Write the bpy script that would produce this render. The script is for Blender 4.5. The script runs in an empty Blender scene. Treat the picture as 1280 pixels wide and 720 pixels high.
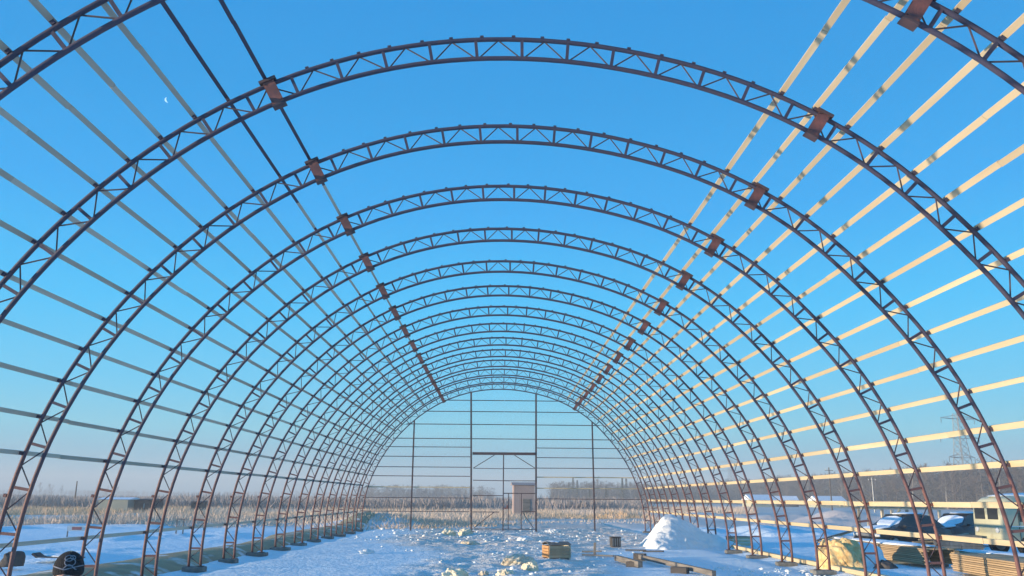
import bpy, bmesh, math, random
import numpy as np
from math import sin, cos, pi, radians as R
from mathutils import Vector, Matrix, Euler

SC = bpy.context.scene
COL = SC.collection
random.seed(7)
RNG = np.random.RandomState(11)

# ------------------------------------------------------------------ camera
CAMP = Vector((-0.399, 0.0, 1.947))
cam_d = bpy.data.cameras.new("camera")
cam = bpy.data.objects.new("camera", cam_d); COL.objects.link(cam)
cam_d.sensor_width = 36.0
cam_d.lens = 36.0 * 1065.07 / 1280.0
cam_d.clip_start = 0.05; cam_d.clip_end = 6000
cam.location = CAMP
cam.rotation_euler = (Matrix.Rotation(-0.0150, 3, 'Z') @ Matrix.Rotation(pi/2 + 0.2419, 3, 'X') @ Matrix.Rotation(0.0067, 3, 'Z')).to_euler()
SC.camera = cam

# ------------------------------------------------------------------ light
SUN_EL = R(5.0)
SUN_AZ = math.atan2(-1.0, -0.263)           # direction towards the sun, clockwise from +Y
sun_dir = Vector((sin(SUN_AZ)*cos(SUN_EL), cos(SUN_AZ)*cos(SUN_EL), sin(SUN_EL)))
ld = bpy.data.lights.new("sun", 'SUN'); ld.energy = 5.0; ld.angle = R(0.5); ld.color = (1.0, 0.80, 0.55)
lo = bpy.data.objects.new("sun", ld); COL.objects.link(lo)
lo.rotation_euler = (-sun_dir).to_track_quat('-Z', 'Y').to_euler()
lo.location = (-60, -20, 40)

W = bpy.data.worlds.new("World"); SC.world = W; W.use_nodes = True
wn = W.node_tree.nodes; wl = W.node_tree.links
bg = wn['Background']; bg.inputs['Strength'].default_value = 0.12
sky = wn.new('ShaderNodeTexSky'); sky.sky_type = 'NISHITA'; sky.sun_disc = False
sky.sun_elevation = SUN_EL; sky.sun_rotation = SUN_AZ
sky.altitude = 100; sky.air_density = 1.0; sky.dust_density = 0.4; sky.ozone_density = 2.0
tcw = wn.new('ShaderNodeTexCoord'); spw = wn.new('ShaderNodeSeparateXYZ'); wl.new(tcw.outputs['Generated'], spw.inputs[0])
def lin(c): return tuple(((v/255)/12.92 if v/255 <= .04045 else ((v/255+.055)/1.055)**2.4) for v in c)
rw = wn.new('ShaderNodeValToRGB'); e_ = rw.color_ramp.elements
stops = [(0.0, (128, 178, 208)), (.025, (116, 182, 214)), (.048, (114, 188, 219)), (.075, (116, 205, 233)), (.12, (90, 202, 246)), (.205, (58, 193, 252)),
         (.32, (46, 170, 243)), (.44, (36, 156, 229)), (.54, (34, 149, 224)), (1.0, (36, 130, 208))]
e_[0].position = 0; e_[1].position = 1
for p_, c_ in stops[1:-1]: q_ = e_.new(p_); q_.color = (*lin(c_), 1)
e_[0].color = (*lin(stops[0][1]), 1); e_[len(e_)-1].color = (*lin(stops[-1][1]), 1)
wl.new(spw.outputs['Z'], rw.inputs[0])
gn = wn.new('ShaderNodeVectorMath'); gn.operation = 'SCALE'; gn.inputs['Scale'].default_value = 1.06/0.12/2**0.90; wl.new(rw.outputs[0], gn.inputs[0])
mxw = wn.new('ShaderNodeMix'); mxw.data_type = 'RGBA'; mxw.inputs[0].default_value = 0.03
wl.new(gn.outputs[0], mxw.inputs[6]); wl.new(sky.outputs[0], mxw.inputs[7]); wl.new(mxw.outputs[2], bg.inputs['Color'])

SC.view_settings.view_transform = 'Standard'; SC.view_settings.look = 'None'
SC.view_settings.gamma = 1.0; SC.view_settings.exposure = 0.90
SC.render.engine = 'CYCLES'
SC.render.resolution_x = 1024; SC.render.resolution_y = 576

# ------------------------------------------------------------------ materials
def mat(name, c1, c2=None, scale=4.0, rough=0.75, bump=0.0, bscale=None, detail=5, stretch=None, metallic=0.0,
        vary=0.0, coords='Object', c3=None, s3=1.0, t3=(0.55, 0.7), spec=None, sheen=0.0):
    m = bpy.data.materials.new(name); m.use_nodes = True
    n = m.node_tree.nodes; l = m.node_tree.links; b = n['Principled BSDF']
    b.inputs['Roughness'].default_value = rough; b.inputs['Metallic'].default_value = metallic
    if spec is not None: b.inputs['Specular IOR Level'].default_value = spec
    tc = n.new('ShaderNodeTexCoord'); mp = n.new('ShaderNodeMapping'); l.new(tc.outputs[coords], mp.inputs[0])
    if stretch: mp.inputs['Scale'].default_value = stretch
    out = None
    if c2 is not None:
        nz = n.new('ShaderNodeTexNoise'); nz.inputs['Scale'].default_value = scale; nz.inputs['Detail'].default_value = detail
        l.new(mp.outputs[0], nz.inputs['Vector'])
        rp = n.new('ShaderNodeValToRGB'); rp.color_ramp.elements[0].position = 0.35; rp.color_ramp.elements[1].position = 0.65
        rp.color_ramp.elements[0].color = (*c1, 1); rp.color_ramp.elements[1].color = (*c2, 1)
        l.new(nz.outputs[0], rp.inputs[0]); out = rp.outputs[0]
    else:
        rgb = n.new('ShaderNodeRGB'); rgb.outputs[0].default_value = (*c1, 1); out = rgb.outputs[0]
    if c3 is not None:
        n3 = n.new('ShaderNodeTexNoise'); n3.inputs['Scale'].default_value = s3; n3.inputs['Detail'].default_value = 6
        l.new(mp.outputs[0], n3.inputs['Vector'])
        mr = n.new('ShaderNodeMapRange'); mr.inputs[1].default_value = t3[0]; mr.inputs[2].default_value = t3[1]
        l.new(n3.outputs[0], mr.inputs[0])
        mx = n.new('ShaderNodeMix'); mx.data_type = 'RGBA'; l.new(mr.outputs[0], mx.inputs[0])
        l.new(out, mx.inputs[6]); mx.inputs[7].default_value = (*c3, 1); out = mx.outputs[2]
    if vary:
        oi = n.new('ShaderNodeObjectInfo'); mr = n.new('ShaderNodeMapRange')
        mr.inputs[3].default_value = 1 - vary; mr.inputs[4].default_value = 1 + vary
        l.new(oi.outputs['Random'], mr.inputs[0])
        hs = n.new('ShaderNodeHueSaturation'); l.new(mr.outputs[0], hs.inputs['Value']); l.new(out, hs.inputs['Color']); out = hs.outputs[0]
    l.new(out, b.inputs['Base Color'])
    if bump:
        nb = n.new('ShaderNodeTexNoise'); nb.inputs['Scale'].default_value = bscale or scale*3; nb.inputs['Detail'].default_value = 8
        l.new(mp.outputs[0], nb.inputs['Vector'])
        bp = n.new('ShaderNodeBump'); bp.inputs['Strength'].default_value = bump; bp.inputs['Distance'].default_value = 0.05
        l.new(nb.outputs[0], bp.inputs['Height']); l.new(bp.outputs[0], b.inputs['Normal'])
    return m

M_STEEL = mat('primed_steel', (0.040, 0.040, 0.075), (0.060, 0.045, 0.072), 3.0, 0.65, 0.15, 30, vary=0.10, c3=(0.12, 0.055, 0.055), s3=5, t3=(0.62, 0.8))
def sunlit_feet(m):
    # low sun on the lower truss put into the colour as red, fading upwards
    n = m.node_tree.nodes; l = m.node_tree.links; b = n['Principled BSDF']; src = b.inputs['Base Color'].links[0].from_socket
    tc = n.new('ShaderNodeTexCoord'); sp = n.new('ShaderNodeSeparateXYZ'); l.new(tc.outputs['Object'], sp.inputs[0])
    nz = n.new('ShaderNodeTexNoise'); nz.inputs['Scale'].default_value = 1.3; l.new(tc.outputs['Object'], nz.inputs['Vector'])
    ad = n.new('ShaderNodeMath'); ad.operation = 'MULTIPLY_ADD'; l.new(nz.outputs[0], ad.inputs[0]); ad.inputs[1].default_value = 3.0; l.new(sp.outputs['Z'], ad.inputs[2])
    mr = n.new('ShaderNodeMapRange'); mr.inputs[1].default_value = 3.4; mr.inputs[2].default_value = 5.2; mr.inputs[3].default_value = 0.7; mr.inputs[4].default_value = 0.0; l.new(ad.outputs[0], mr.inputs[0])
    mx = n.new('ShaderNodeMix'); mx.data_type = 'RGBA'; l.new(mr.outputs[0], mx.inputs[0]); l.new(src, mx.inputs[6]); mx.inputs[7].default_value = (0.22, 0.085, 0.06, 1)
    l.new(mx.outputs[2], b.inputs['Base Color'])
sunlit_feet(M_STEEL)
M_ROD = mat('dark_steel_rod', (0.05, 0.035, 0.045), (0.09, 0.05, 0.05), 6.0, 0.6)
M_PLATE = mat('rust_red_primer', (0.21, 0.075, 0.06), (0.10, 0.042, 0.045), 5.0, 0.65, 0.2, 30, vary=0.15)
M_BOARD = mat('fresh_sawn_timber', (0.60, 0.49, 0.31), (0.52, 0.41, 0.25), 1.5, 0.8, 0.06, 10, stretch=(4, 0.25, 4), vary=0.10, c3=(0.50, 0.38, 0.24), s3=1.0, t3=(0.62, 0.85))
M_BOARDW = mat('weathered_shaded_timber', (0.56, 0.49, 0.38), (0.47, 0.41, 0.32), 1.5, 0.85, 0.06, 10, stretch=(4, 0.25, 4), vary=0.15)  # greyer board copy, with the shade of the left purlins in its colour
M_GREY = mat('grey_weathered_wood', (0.12, 0.11, 0.10), (0.24, 0.21, 0.18), 2.0, 0.85, 0.2, 20, stretch=(0.6, 6, 6))
M_PAD = mat('footing_concrete', (0.13, 0.13, 0.12), (0.24, 0.23, 0.21), 4, 0.9, 0.3, 20, vary=0.2)
M_CLOD = mat('frozen_clod', (0.78, 0.70, 0.54), (0.55, 0.44, 0.32), 6, 0.9, 0.4, 25, vary=0.15)
M_SNOWP = mat('piled_snow', (0.86, 0.88, 0.88), (0.80, 0.80, 0.78), 2, 0.8, 0.5, 14, c3=(0.50, 0.42, 0.33), s3=3.0, t3=(0.66, 0.8))
M_PALE = mat('sunlit_snow', (0.90, 0.80, 0.60), (0.80, 0.66, 0.45), 4, 0.9, 0.6, 18)  # yellow of the low sun put into the colour of the lit lumps
M_SNOWC = mat('clean_snow', (0.86, 0.90, 0.94), (0.80, 0.85, 0.90), 3, 0.7, 0.3, 20)
M_SAND = mat('frozen_sand', (0.40, 0.33, 0.19), (0.30, 0.24, 0.15), 1.2, 0.95, 0.4, 16, c3=(0.78, 0.80, 0.80), s3=0.9, t3=(0.56, 0.68))
M_BARK = mat('bark', (0.07, 0.055, 0.05), (0.14, 0.11, 0.09), 3, 0.9)
M_BIRCH = mat('pale_bark', (0.42, 0.38, 0.33), (0.2, 0.17, 0.15), 2, 0.9)
M_TWIG = mat('bare_twigs', (0.10, 0.072, 0.062), (0.15, 0.105, 0.085), 0.3, 0.95, vary=0.2)
M_CONI = mat('conifer_needles', (0.020, 0.035, 0.022), (0.045, 0.065, 0.04), 1.0, 0.95, vary=0.2)
M_WOOD = mat('far_wood', (0.080, 0.078, 0.080), (0.12, 0.105, 0.10), 0.06, 0.95)
M_REED = mat('dry_reed', (0.74, 0.58, 0.45), (0.64, 0.50, 0.40), 0.05, 0.95, coords='Object', c3=(0.72, 0.46, 0.24), s3=0.03, t3=(0.48, 0.62))
M_BRICK = mat('brown_brick', (0.46, 0.34, 0.30), (0.38, 0.28, 0.25), 0.6, 0.9)
M_GLASS = mat('dark_glass', (0.03, 0.035, 0.04), rough=0.12)
M_CREAM = mat('cream_paint', (0.55, 0.53, 0.36), (0.48, 0.47, 0.33), 1.5, 0.45, c3=(0.33, 0.28, 0.18), s3=2.2, t3=(0.62, 0.78))
M_CREAMT = mat('pale_green_panel', (0.30, 0.32, 0.27), (0.24, 0.26, 0.23), 0.5, 0.7)
M_CAR = mat('black_car_paint', (0.018, 0.019, 0.022), (0.03, 0.03, 0.032), 3, 0.3, c3=(0.12, 0.11, 0.10), s3=3, t3=(0.6, 0.8))
M_RUBBER = mat('rubber', (0.02, 0.02, 0.02), (0.04, 0.04, 0.04), 10, 0.9)
M_METAL = mat('galvanised_metal', (0.30, 0.31, 0.32), (0.22, 0.23, 0.24), 2, 0.5, metallic=0.5)
M_DARK = mat('dark_shed_boards', (0.05, 0.045, 0.045), (0.09, 0.08, 0.075), 1, 0.9)
M_RED = mat('red_paint', (0.45, 0.16, 0.14), (0.38, 0.12, 0.12), 3, 0.5)
M_WHITE = mat('white_paint', (0.75, 0.75, 0.73), (0.65, 0.65, 0.63), 3, 0.5)
M_HAT = mat('black_knit', (0.007, 0.008, 0.011), (0.013, 0.013, 0.017), 60, 0.95, 0.6, 150, stretch=(1, 1, 0.3))
M_HATL = mat('grey_embroidery', (0.26, 0.26, 0.29), (0.18, 0.18, 0.21), 50, 0.9)
M_SKIN = mat('skin', (0.48, 0.25, 0.18), (0.42, 0.20, 0.15), 12, 0.55)
M_JACK = mat('black_jacket', (0.015, 0.018, 0.024), (0.03, 0.034, 0.042), 8, 0.8, 0.4, 20)
M_TROU = mat('navy_trousers', (0.03, 0.035, 0.05), (0.05, 0.055, 0.07), 8, 0.9, 0.3, 20)
M_TARP = mat('blue_tarp', (0.05, 0.16, 0.42), (0.09, 0.24, 0.50), 3, 0.5, 0.8, 5)
M_STACK = mat('stacked_timber', (0.44, 0.31, 0.18), (0.35, 0.24, 0.13), 2.0, 0.85, 0.1, 10, stretch=(4, 0.3, 4), vary=0.25)
M_ORANGE = mat('sunlit_orange_ends', (0.56, 0.31, 0.13), (0.46, 0.23, 0.09), 10, 0.8)  # orange of the sunlit left ends put into the slat colour

def mat_moon():
    m = bpy.data.materials.new('moon_glow'); m.use_nodes = True
    n = m.node_tree.nodes; b = n['Principled BSDF']
    b.inputs['Base Color'].default_value = (0.3, 0.3, 0.3, 1)
    b.inputs['Emission Color'].default_value = (0.55, 0.80, 0.95, 1); b.inputs['Emission Strength'].default_value = 0.55  # sunlit part of the moon painted as glow, unlit part left out
    return m

# ------------------------------------------------------------------ helpers
def box_vf(c, s, rot=None):
    """12-triangle box: centre, size, optional Matrix 3x3"""
    x, y, z = s[0]/2, s[1]/2, s[2]/2
    v = [Vector(p) for p in ((-x,-y,-z),(x,-y,-z),(x,y,-z),(-x,y,-z),(-x,-y,z),(x,-y,z),(x,y,z),(-x,y,z))]
    if rot is not None: v = [rot @ p for p in v]
    c = Vector(c); v = [tuple(p + c) for p in v]
    f = [(0,3,2,1),(4,5,6,7),(0,1,5,4),(1,2,6,5),(2,3,7,6),(3,0,4,7)]
    return v, f
def frame_from(d, up=Vector((0, 1, 0))):
    d = d.normalized()
    if abs(d.dot(up)) > 0.98: up = Vector((1, 0, 0))
    s = d.cross(up).normalized(); u = s.cross(d).normalized()
    return d, s, u
def beam_vf(p0, p1, w, h, up=Vector((0, 1, 0))):
    """rectangular bar; w is the size along 'up'-perpendicular, h along up"""
    p0 = Vector(p0); p1 = Vector(p1); d, s, u = frame_from(p1 - p0, up)
    v = []
    for p in (p0, p1):
        for a, b in ((-1,-1),(1,-1),(1,1),(-1,1)):
            v.append(tuple(p + s*(a*w/2) + u*(b*h/2)))
    f = [(0,1,2,3),(7,6,5,4),(0,4,5,1),(1,5,6,2),(2,6,7,3),(3,7,4,0)]
    return v, f
def tube_vf(pts, r, n=8, cap=True, up=Vector((0, 1, 0))):
    pts = [Vector(p) for p in pts]; v = []; f = []
    rs = r if isinstance(r, (list, tuple)) else [r]*len(pts)
    for i, p in enumerate(pts):
        a = pts[max(i-1, 0)]; b = pts[min(i+1, len(pts)-1)]
        d, s, u = frame_from(b - a, up)
        for k in range(n):
            t = 2*pi*(k+.5)/n
            v.append(tuple(p + s*(cos(t)*rs[i]) + u*(sin(t)*rs[i])))
    for i in range(len(pts)-1):
        for k in range(n):
            f.append((i*n+k, (i+1)*n+k, (i+1)*n+(k+1) % n, i*n+(k+1) % n))
    if cap:
        f.append(tuple(range(n))); f.append(tuple(reversed(range((len(pts)-1)*n, len(pts)*n))))
    return v, f
class MB:
    def __init__(s): s.v = []; s.f = []
    def add(s, vf):
        o = len(s.v); s.v += vf[0]; s.f += [tuple(i+o for i in q) for q in vf[1]]; return s
    def box(s, c, d, rot=None): return s.add(box_vf(c, d, rot))
    def beam(s, a, b, w, h, up=Vector((0, 1, 0))): return s.add(beam_vf(a, b, w, h, up))
    def tube(s, pts, r, n=8, cap=True): return s.add(tube_vf(pts, r, n, cap))
    def build(s, name, m, parent=None, smooth=False, bevel=0, loc=None):
        return mesh_obj(name, s.v, s.f, m, parent, smooth, bevel, loc)
def mesh_obj(name, v, f, m, parent=None, smooth=False, bevel=0, loc=None):
    me = bpy.data.meshes.new(name); me.from_pydata([tuple(p) for p in v], [], f); me.materials.append(m)
    bm = bmesh.new(); bm.from_mesh(me); bmesh.ops.recalc_face_normals(bm, faces=bm.faces)
    if bevel: bmesh.ops.bevel(bm, geom=list(bm.edges), offset=bevel, segments=1, affect='EDGES')
    bm.to_mesh(me); bm.free()
    if smooth: me.polygons.foreach_set('use_smooth', [True]*len(me.polygons))
    o = bpy.data.objects.new(name, me); COL.objects.link(o)
    if parent: o.parent = parent
    if loc is not None: o.location = loc
    return o
def np_mesh(name, V, F, m, parent=None, smooth=False):
    """V (n,3) array, F (m,k) array"""
    me = bpy.data.meshes.new(name); V = np.ascontiguousarray(V, dtype=np.float32); F = np.ascontiguousarray(F, dtype=np.int32)
    k = F.shape[1]
    me.vertices.add(len(V)); me.vertices.foreach_set('co', V.ravel())
    me.loops.add(F.size); me.loops.foreach_set('vertex_index', F.ravel())
    me.polygons.add(len(F)); me.polygons.foreach_set('loop_start', np.arange(0, F.size, k, dtype=np.int32))
    me.polygons.foreach_set('loop_total', np.full(len(F), k, dtype=np.int32))
    if smooth: me.polygons.foreach_set('use_smooth', np.ones(len(F), dtype=bool))
    me.update(calc_edges=True); me.validate(); me.materials.append(m)
    o = bpy.data.objects.new(name, me); COL.objects.link(o)
    if parent: o.parent = parent
    return o
def tag(o, label, cat, group=None):
    o['label'] = label; o['category'] = cat
    if group: o['group'] = group
    return o
def thing(name, label, cat, loc=(0, 0, 0), rz=0.0, group=None):
    o = bpy.data.objects.new(name, None); COL.objects.link(o); o.empty_display_size = 0.3
    o.location = loc; o.rotation_euler = (0, 0, rz); return tag(o, label, cat, group)
def kids(o): return [c for c in bpy.data.objects if c.parent == o]
def proto_tree(o): return (o, [proto_tree(c) for c in kids(o)])
def dup(tree, parent=None):
    o, ch = tree; c = o.copy(); COL.objects.link(c); c.parent = parent
    for t in ch: dup(t, c)
    return c

# ------------------------------------------------------------------ noise + ground height
_lat = RNG.rand(256, 256)
def vnoise(x, y):
    x = np.asarray(x, float); y = np.asarray(y, float)
    xi = np.floor(x).astype(int); yi = np.floor(y).astype(int); fx = x - xi; fy = y - yi
    fx = fx*fx*(3-2*fx); fy = fy*fy*(3-2*fy)
    a = _lat[xi % 256, yi % 256]; b = _lat[(xi+1) % 256, yi % 256]; c = _lat[xi % 256, (yi+1) % 256]; d = _lat[(xi+1) % 256, (yi+1) % 256]
    return (a*(1-fx)+b*fx)*(1-fy) + (c*(1-fx)+d*fx)*fy
def fbm(x, y, o=4):
    s = 0; a = 0.5
    for i in range(o):
        s = s + a*vnoise(x*(2**i)+17*i, y*(2**i)+31*i); a *= 0.5
    return s
def sstep(a, b, x): t = np.clip((x-a)/(b-a), 0, 1); return t*t*(3-2*t)
def gh(x, y):
    x = np.asarray(x, float); y = np.asarray(y, float)
    inside = (1-sstep(8.2, 9.6, np.abs(x)))*(1-sstep(56, 62, y))
    z = -0.10 + 0*x
    z = z + 0.10*(fbm(x*0.35, y*0.35)-0.45)*(1-0.5*inside)
    # trampled, frozen churn down the middle
    fary = sstep(33, 42, y)
    mid = sstep(-3.2-2.8*fary, -1.4-2.8*fary, x + .8*np.sin(y*0.3))*(1-sstep(1.9+5.5*fary, 3.6+5.5*fary, x))*sstep(17, 22, y)*(1-sstep(60, 70, y))
    churn = np.maximum(fbm(x*1.7, y*1.3, 4)-0.42, 0)
    z = z + 0.012*fbm(x*5, y*4, 3)
    z = z + mid*(0.30*(fbm(x*.75+3, y*.6+7, 4)-.45) + 0.07*np.maximum(fbm(x*2.6, y*2.2+9, 3)-.45, 0) + 0.030*vnoise(x*5.5, y*5))
    z = z - 0.09*np.exp(-((np.abs(x)-8.95)/.55)**2)
    # low wind-blown drifts elsewhere
    z = z + 0.05*fbm(x*0.8+40, y*0.5, 3)*(1-mid)
    # banks outside the left wall of arches
    lb = sstep(-12.0, -14.5, x)*sstep(16, 26, y)*(1-sstep(62, 75, y))
    z = z + lb*(0.9*np.maximum(fbm(x*0.22+9, y*0.16+5, 4)-0.46, 0) + 0.04)
    # banks on the yard side
    rb = sstep(10.5, 13, x)*sstep(38, 46, y)*(1-sstep(95, 120, y))
    z = z + rb*(3.2*np.maximum(fbm(x*0.13+3, y*0.13+8, 4)-0.45, 0))
    # heap at far left end by the gable
    z = z + 0.9*np.exp(-(((x+9.5)/3.0)**2 + ((y-66)/3.5)**2))*(0.6+0.8*fbm(x*0.9, y*0.9, 3))
    far = sstep(120, 500, np.hypot(x, y))
    return z*(1-far) - 0.1*far
def g1(x, y): return float(gh(np.array([x]), np.array([y]))[0])

# ------------------------------------------------------------------ ground sheet
def axis(fine0, fine1, n, lo, hi, g=1.10, step=None):
    a = list(np.linspace(fine0, fine1, n)); d = a[1]-a[0]
    s = d; x = a[-1]
    while x < hi: s *= g; x += s; a.append(x)
    s = d; x = a[0]
    while x > lo: s *= g; x -= s; a.insert(0, x)
    return np.array(a)
def ground_material():
    m = bpy.data.materials.new('snow_ground'); m.use_nodes = True
    n = m.node_tree.nodes; l = m.node_tree.links; b = n['Principled BSDF']; b.inputs['Roughness'].default_value = 0.65
    tc = n.new('ShaderNodeTexCoord')
    def noise(s, d=6, sx=1, sy=1):
        mp = n.new('ShaderNodeMapping'); mp.inputs['Scale'].default_value = (sx, sy, 1); l.new(tc.outputs['Object'], mp.inputs[0])
        t = n.new('ShaderNodeTexNoise'); t.inputs['Scale'].default_value = s; t.inputs['Detail'].default_value = d
        l.new(mp.outputs[0], t.inputs['Vector']); return t.outputs[0]
    def rng(v, a, c, lo=0, hi=1):
        r = n.new('ShaderNodeMapRange'); r.inputs[1].default_value = a; r.inputs[2].default_value = c
        r.inputs[3].default_value = lo; r.inputs[4].default_value = hi; l.new(v, r.inputs[0]); return r.outputs[0]
    def mth(op, a, c):
        r = n.new('ShaderNodeMath'); r.operation = op
        for i, q in enumerate((a, c)):
            if isinstance(q, (int, float)): r.inputs[i].default_value = q
            else: l.new(q, r.inputs[i])
        return r.outputs[0]
    def mix(f, a, c):
        x = n.new('ShaderNodeMix'); x.data_type = 'RGBA'; l.new(f, x.inputs[0])
        for i, q in ((6, a), (7, c)):
            if isinstance(q, tuple): x.inputs[i].default_value = (*q, 1)
            else: l.new(q, x.inputs[i])
        return x.outputs[2]
    sp = n.new('ShaderNodeSeparateXYZ'); l.new(tc.outputs['Object'], sp.inputs[0])
    X, Y = sp.outputs[0], sp.outputs[1]
    wob = rng(noise(0.5, 4), 0, 1, -1.8, 1.8)
    xm = mth('ADD', X, wob)
    fary = rng(Y, 33, 42); xl_ = mth('ADD', xm, mth('MULTIPLY', fary, 3.0)); xr_ = mth('SUBTRACT', xm, mth('MULTIPLY', fary, 5.5))
    midx = mth('MULTIPLY', rng(xl_, -3.4, -1.6), rng(xr_, 3.8, 2.0))
    midy = mth('MULTIPLY', rng(Y, 18, 24), rng(Y, 75, 62))
    mid = mth('MULTIPLY', midx, midy)
    snow = mix(noise(0.8, 5), (0.75, 0.87, 0.93), (0.84, 0.91, 0.95))
    sunlit_dirt = mix(noise(3.5, 7), (0.76, 0.65, 0.56), (0.93, 0.89, 0.83))  # trampled dirt plus warm sunlight on the floor, both put into the colour
    dm = mth('MULTIPLY', mid, rng(noise(0.9, 8, 1, 1.5), 0.30, 0.50))
    col = mix(dm, snow, sunlit_dirt)
    pk = mth('MULTIPLY', mth('MULTIPLY', mid, rng(Y, 34, 44)), rng(noise(0.7, 7, 1, 2), 0.36, 0.56))
    col = mix(mth('MULTIPLY', pk, 0.75), col, (0.84, 0.68, 0.56))  # pinkish sunlight on the far floor mixed into the colour
    # thin dry grass poking through the snow on the outer field
    fld = mth('MULTIPLY', rng(Y, 54, 66), mth('ADD', rng(noise(0.16, 8, 1, 2), 0.26, 0.44), rng(Y, 160, 260)))
    fld = mth('MINIMUM', fld, 1.0)
    col = mix(mth('MULTIPLY', fld, 0.80), col, (0.66, 0.50, 0.40))
    l.new(col, b.inputs['Base Color'])
    bp = n.new('ShaderNodeBump'); bp.inputs['Strength'].default_value = 0.9; bp.inputs['Distance'].default_value = 0.06
    l.new(mth('ADD', 0.05, mth('MULTIPLY', mid, 0.10)), bp.inputs['Distance'])
    hsum = mth('ADD', noise(9, 8), mth('MULTIPLY', noise(2.5, 6, 1, 1.6), 1.6))
    l.new(hsum, bp.inputs['Height']); l.new(bp.outputs[0], b.inputs['Normal'])
    return m
ax = axis(-16, 14, 400, -3500, 3500, 1.045); ay = axis(15, 58, 480, -60, 4200, 1.035)
GX, GY = np.meshgrid(ax, ay); GZ = gh(GX, GY)
nx, ny = len(ax), len(ay)
idx = np.arange(nx*ny).reshape(ny, nx)
gf = np.stack([idx[:-1, :-1], idx[:-1, 1:], idx[1:, 1:], idx[1:, :-1]], -1).reshape(-1, 4)
ground = np_mesh('snow_ground', np.stack([GX.ravel(), GY.ravel(), GZ.ravel()], 1), gf, ground_material(), smooth=True)
ground['kind'] = 'structure'

# tan sand strip outside the left feet
sy = np.linspace(17, 72, 300); sx = np.linspace(0, 1, 14)
SXg, SYg = np.meshgrid(sx, sy)
xl = -12.2 + 0.5*np.sin(SYg*0.21) + 0.5*fbm(SYg*0.5, SYg*0+3); xr = -9.55 + 0.25*fbm(SYg*0.9, SYg*0+9)
XX = xl + (xr-xl)*SXg; ZZ = gh(XX, SYg) - 0.03 + 0.20*np.sin(pi*SXg)**0.6 + 0.05*fbm(XX*3, SYg*3, 3)*np.sin(pi*SXg)
si = np.arange(SXg.size).reshape(SXg.shape)
sf = np.stack([si[:-1, :-1], si[:-1, 1:], si[1:, 1:], si[1:, :-1]], -1).reshape(-1, 4)
strip = np_mesh('sand_strip', np.stack([XX.ravel(), SYg.ravel(), ZZ.ravel()], 1), sf, M_SAND, smooth=True); strip['kind'] = 'structure'

# ------------------------------------------------------------------ the hangar frame
S = 1.18
MIDR = [7.817, 7.805, 7.782, 7.748, 7.704, 7.654, 7.601, 7.546, 7.491, 7.435, 7.38, 7.339, 7.327, 7.319, 7.293, 7.263, 7.236, 7.205, 7.18, 7.172, 7.179, 7.19,
        7.211, 7.236, 7.261, 7.285, 7.313, 7.334, 7.357, 7.382, 7.41, 7.44, 7.481, 7.526, 7.572, 7.619, 7.664, 7.697, 7.719, 7.735, 7.751, 7.758, 7.754]
_ra = np.array([-15+5*i for i in range(len(MIDR))], float); _rr = np.array(MIDR)*S
_rs = np.convolve(np.pad(_rr, 1, 'edge'), [0.2, 0.6, 0.2], 'valid')
ZC = 0.474*S; DEPTH = 0.289*S
ARCH_Y0 = 7.8082*S; BAY = 2.8228*S; NARCH = 15
def P(deg, off=0.0, y=0.0):
    """point of the arch profile at an angle, off = distance outside the mid line"""
    r = float(np.interp(deg, _ra, _rs)) + off; t = R(deg)
    return Vector((r*cos(t), y, ZC + r*sin(t)))
def arch_y(k):
    return ARCH_Y0 + BAY*k + {0: -0.012, 1: -0.008, 2: 0, 3: 0.07, 4: 0.075, 5: 0.09}.get(k, 0.0)
A0, A1 = -3.6, 183.6
PURL_L = [118.0, 122.3, 126.1, 130.0, 133.9, 137.8, 141.8, 145.6, 149.6, 153.8, 158.0, 162.5, 166.8, 177.0]
PURL_R = [62.0, 58.2, 54.4, 50.4, 46.3, 42.2, 38.1, 34.0, 30.0, 26.0, 21.8, 17.1, 12.8, 8.1, 3.8]
STUDS = [113.6, 110.9, 108.0, 104.7, 101.2, 98.1, 94.8, 91.4, 88.3, 85.5, 82.4, 78.9, 75.3, 71.8, 68.4, 65.2]
arch = thing('arch_truss', '', 'steel arch', (0, 0, 0))
degs = list(np.arange(A0, A1+0.01, 2.08))
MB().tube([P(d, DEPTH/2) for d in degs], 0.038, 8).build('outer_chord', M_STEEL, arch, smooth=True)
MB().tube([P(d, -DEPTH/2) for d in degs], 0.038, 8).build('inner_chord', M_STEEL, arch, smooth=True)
SPL = (117.84, 57.14)
sdeg = [0.5+5*i for i in range(0, 37)]
for d in sdeg:
    if min(abs(d-s) for s in SPL) < 1.2: continue
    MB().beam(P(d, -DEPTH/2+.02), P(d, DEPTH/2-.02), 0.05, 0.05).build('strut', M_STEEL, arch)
for d in sdeg[:-1]:
    MB().tube([P(d+0.35, -DEPTH/2+.03), P(d+2.5, DEPTH/2-.03)], 0.0125, 5).build('diagonal_rod', M_ROD, arch)
    MB().tube([P(d+2.62, DEPTH/2-.03), P(d+4.65, -DEPTH/2+.03)], 0.0125, 5).build('diagonal_rod', M_ROD, arch)
for (a, b) in ((A0+.2, 0.35), (A1-.2, 180.65)):
    MB().tube([P(a, -DEPTH/2+.03), P((a+b)/2, DEPTH/2-.03)], 0.0125, 5).build('diagonal_rod', M_ROD, arch)
    MB().tube([P((a+b)/2, DEPTH/2-.03), P(b, -DEPTH/2+.03)], 0.0125, 5).build('diagonal_rod', M_ROD, arch)
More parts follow.
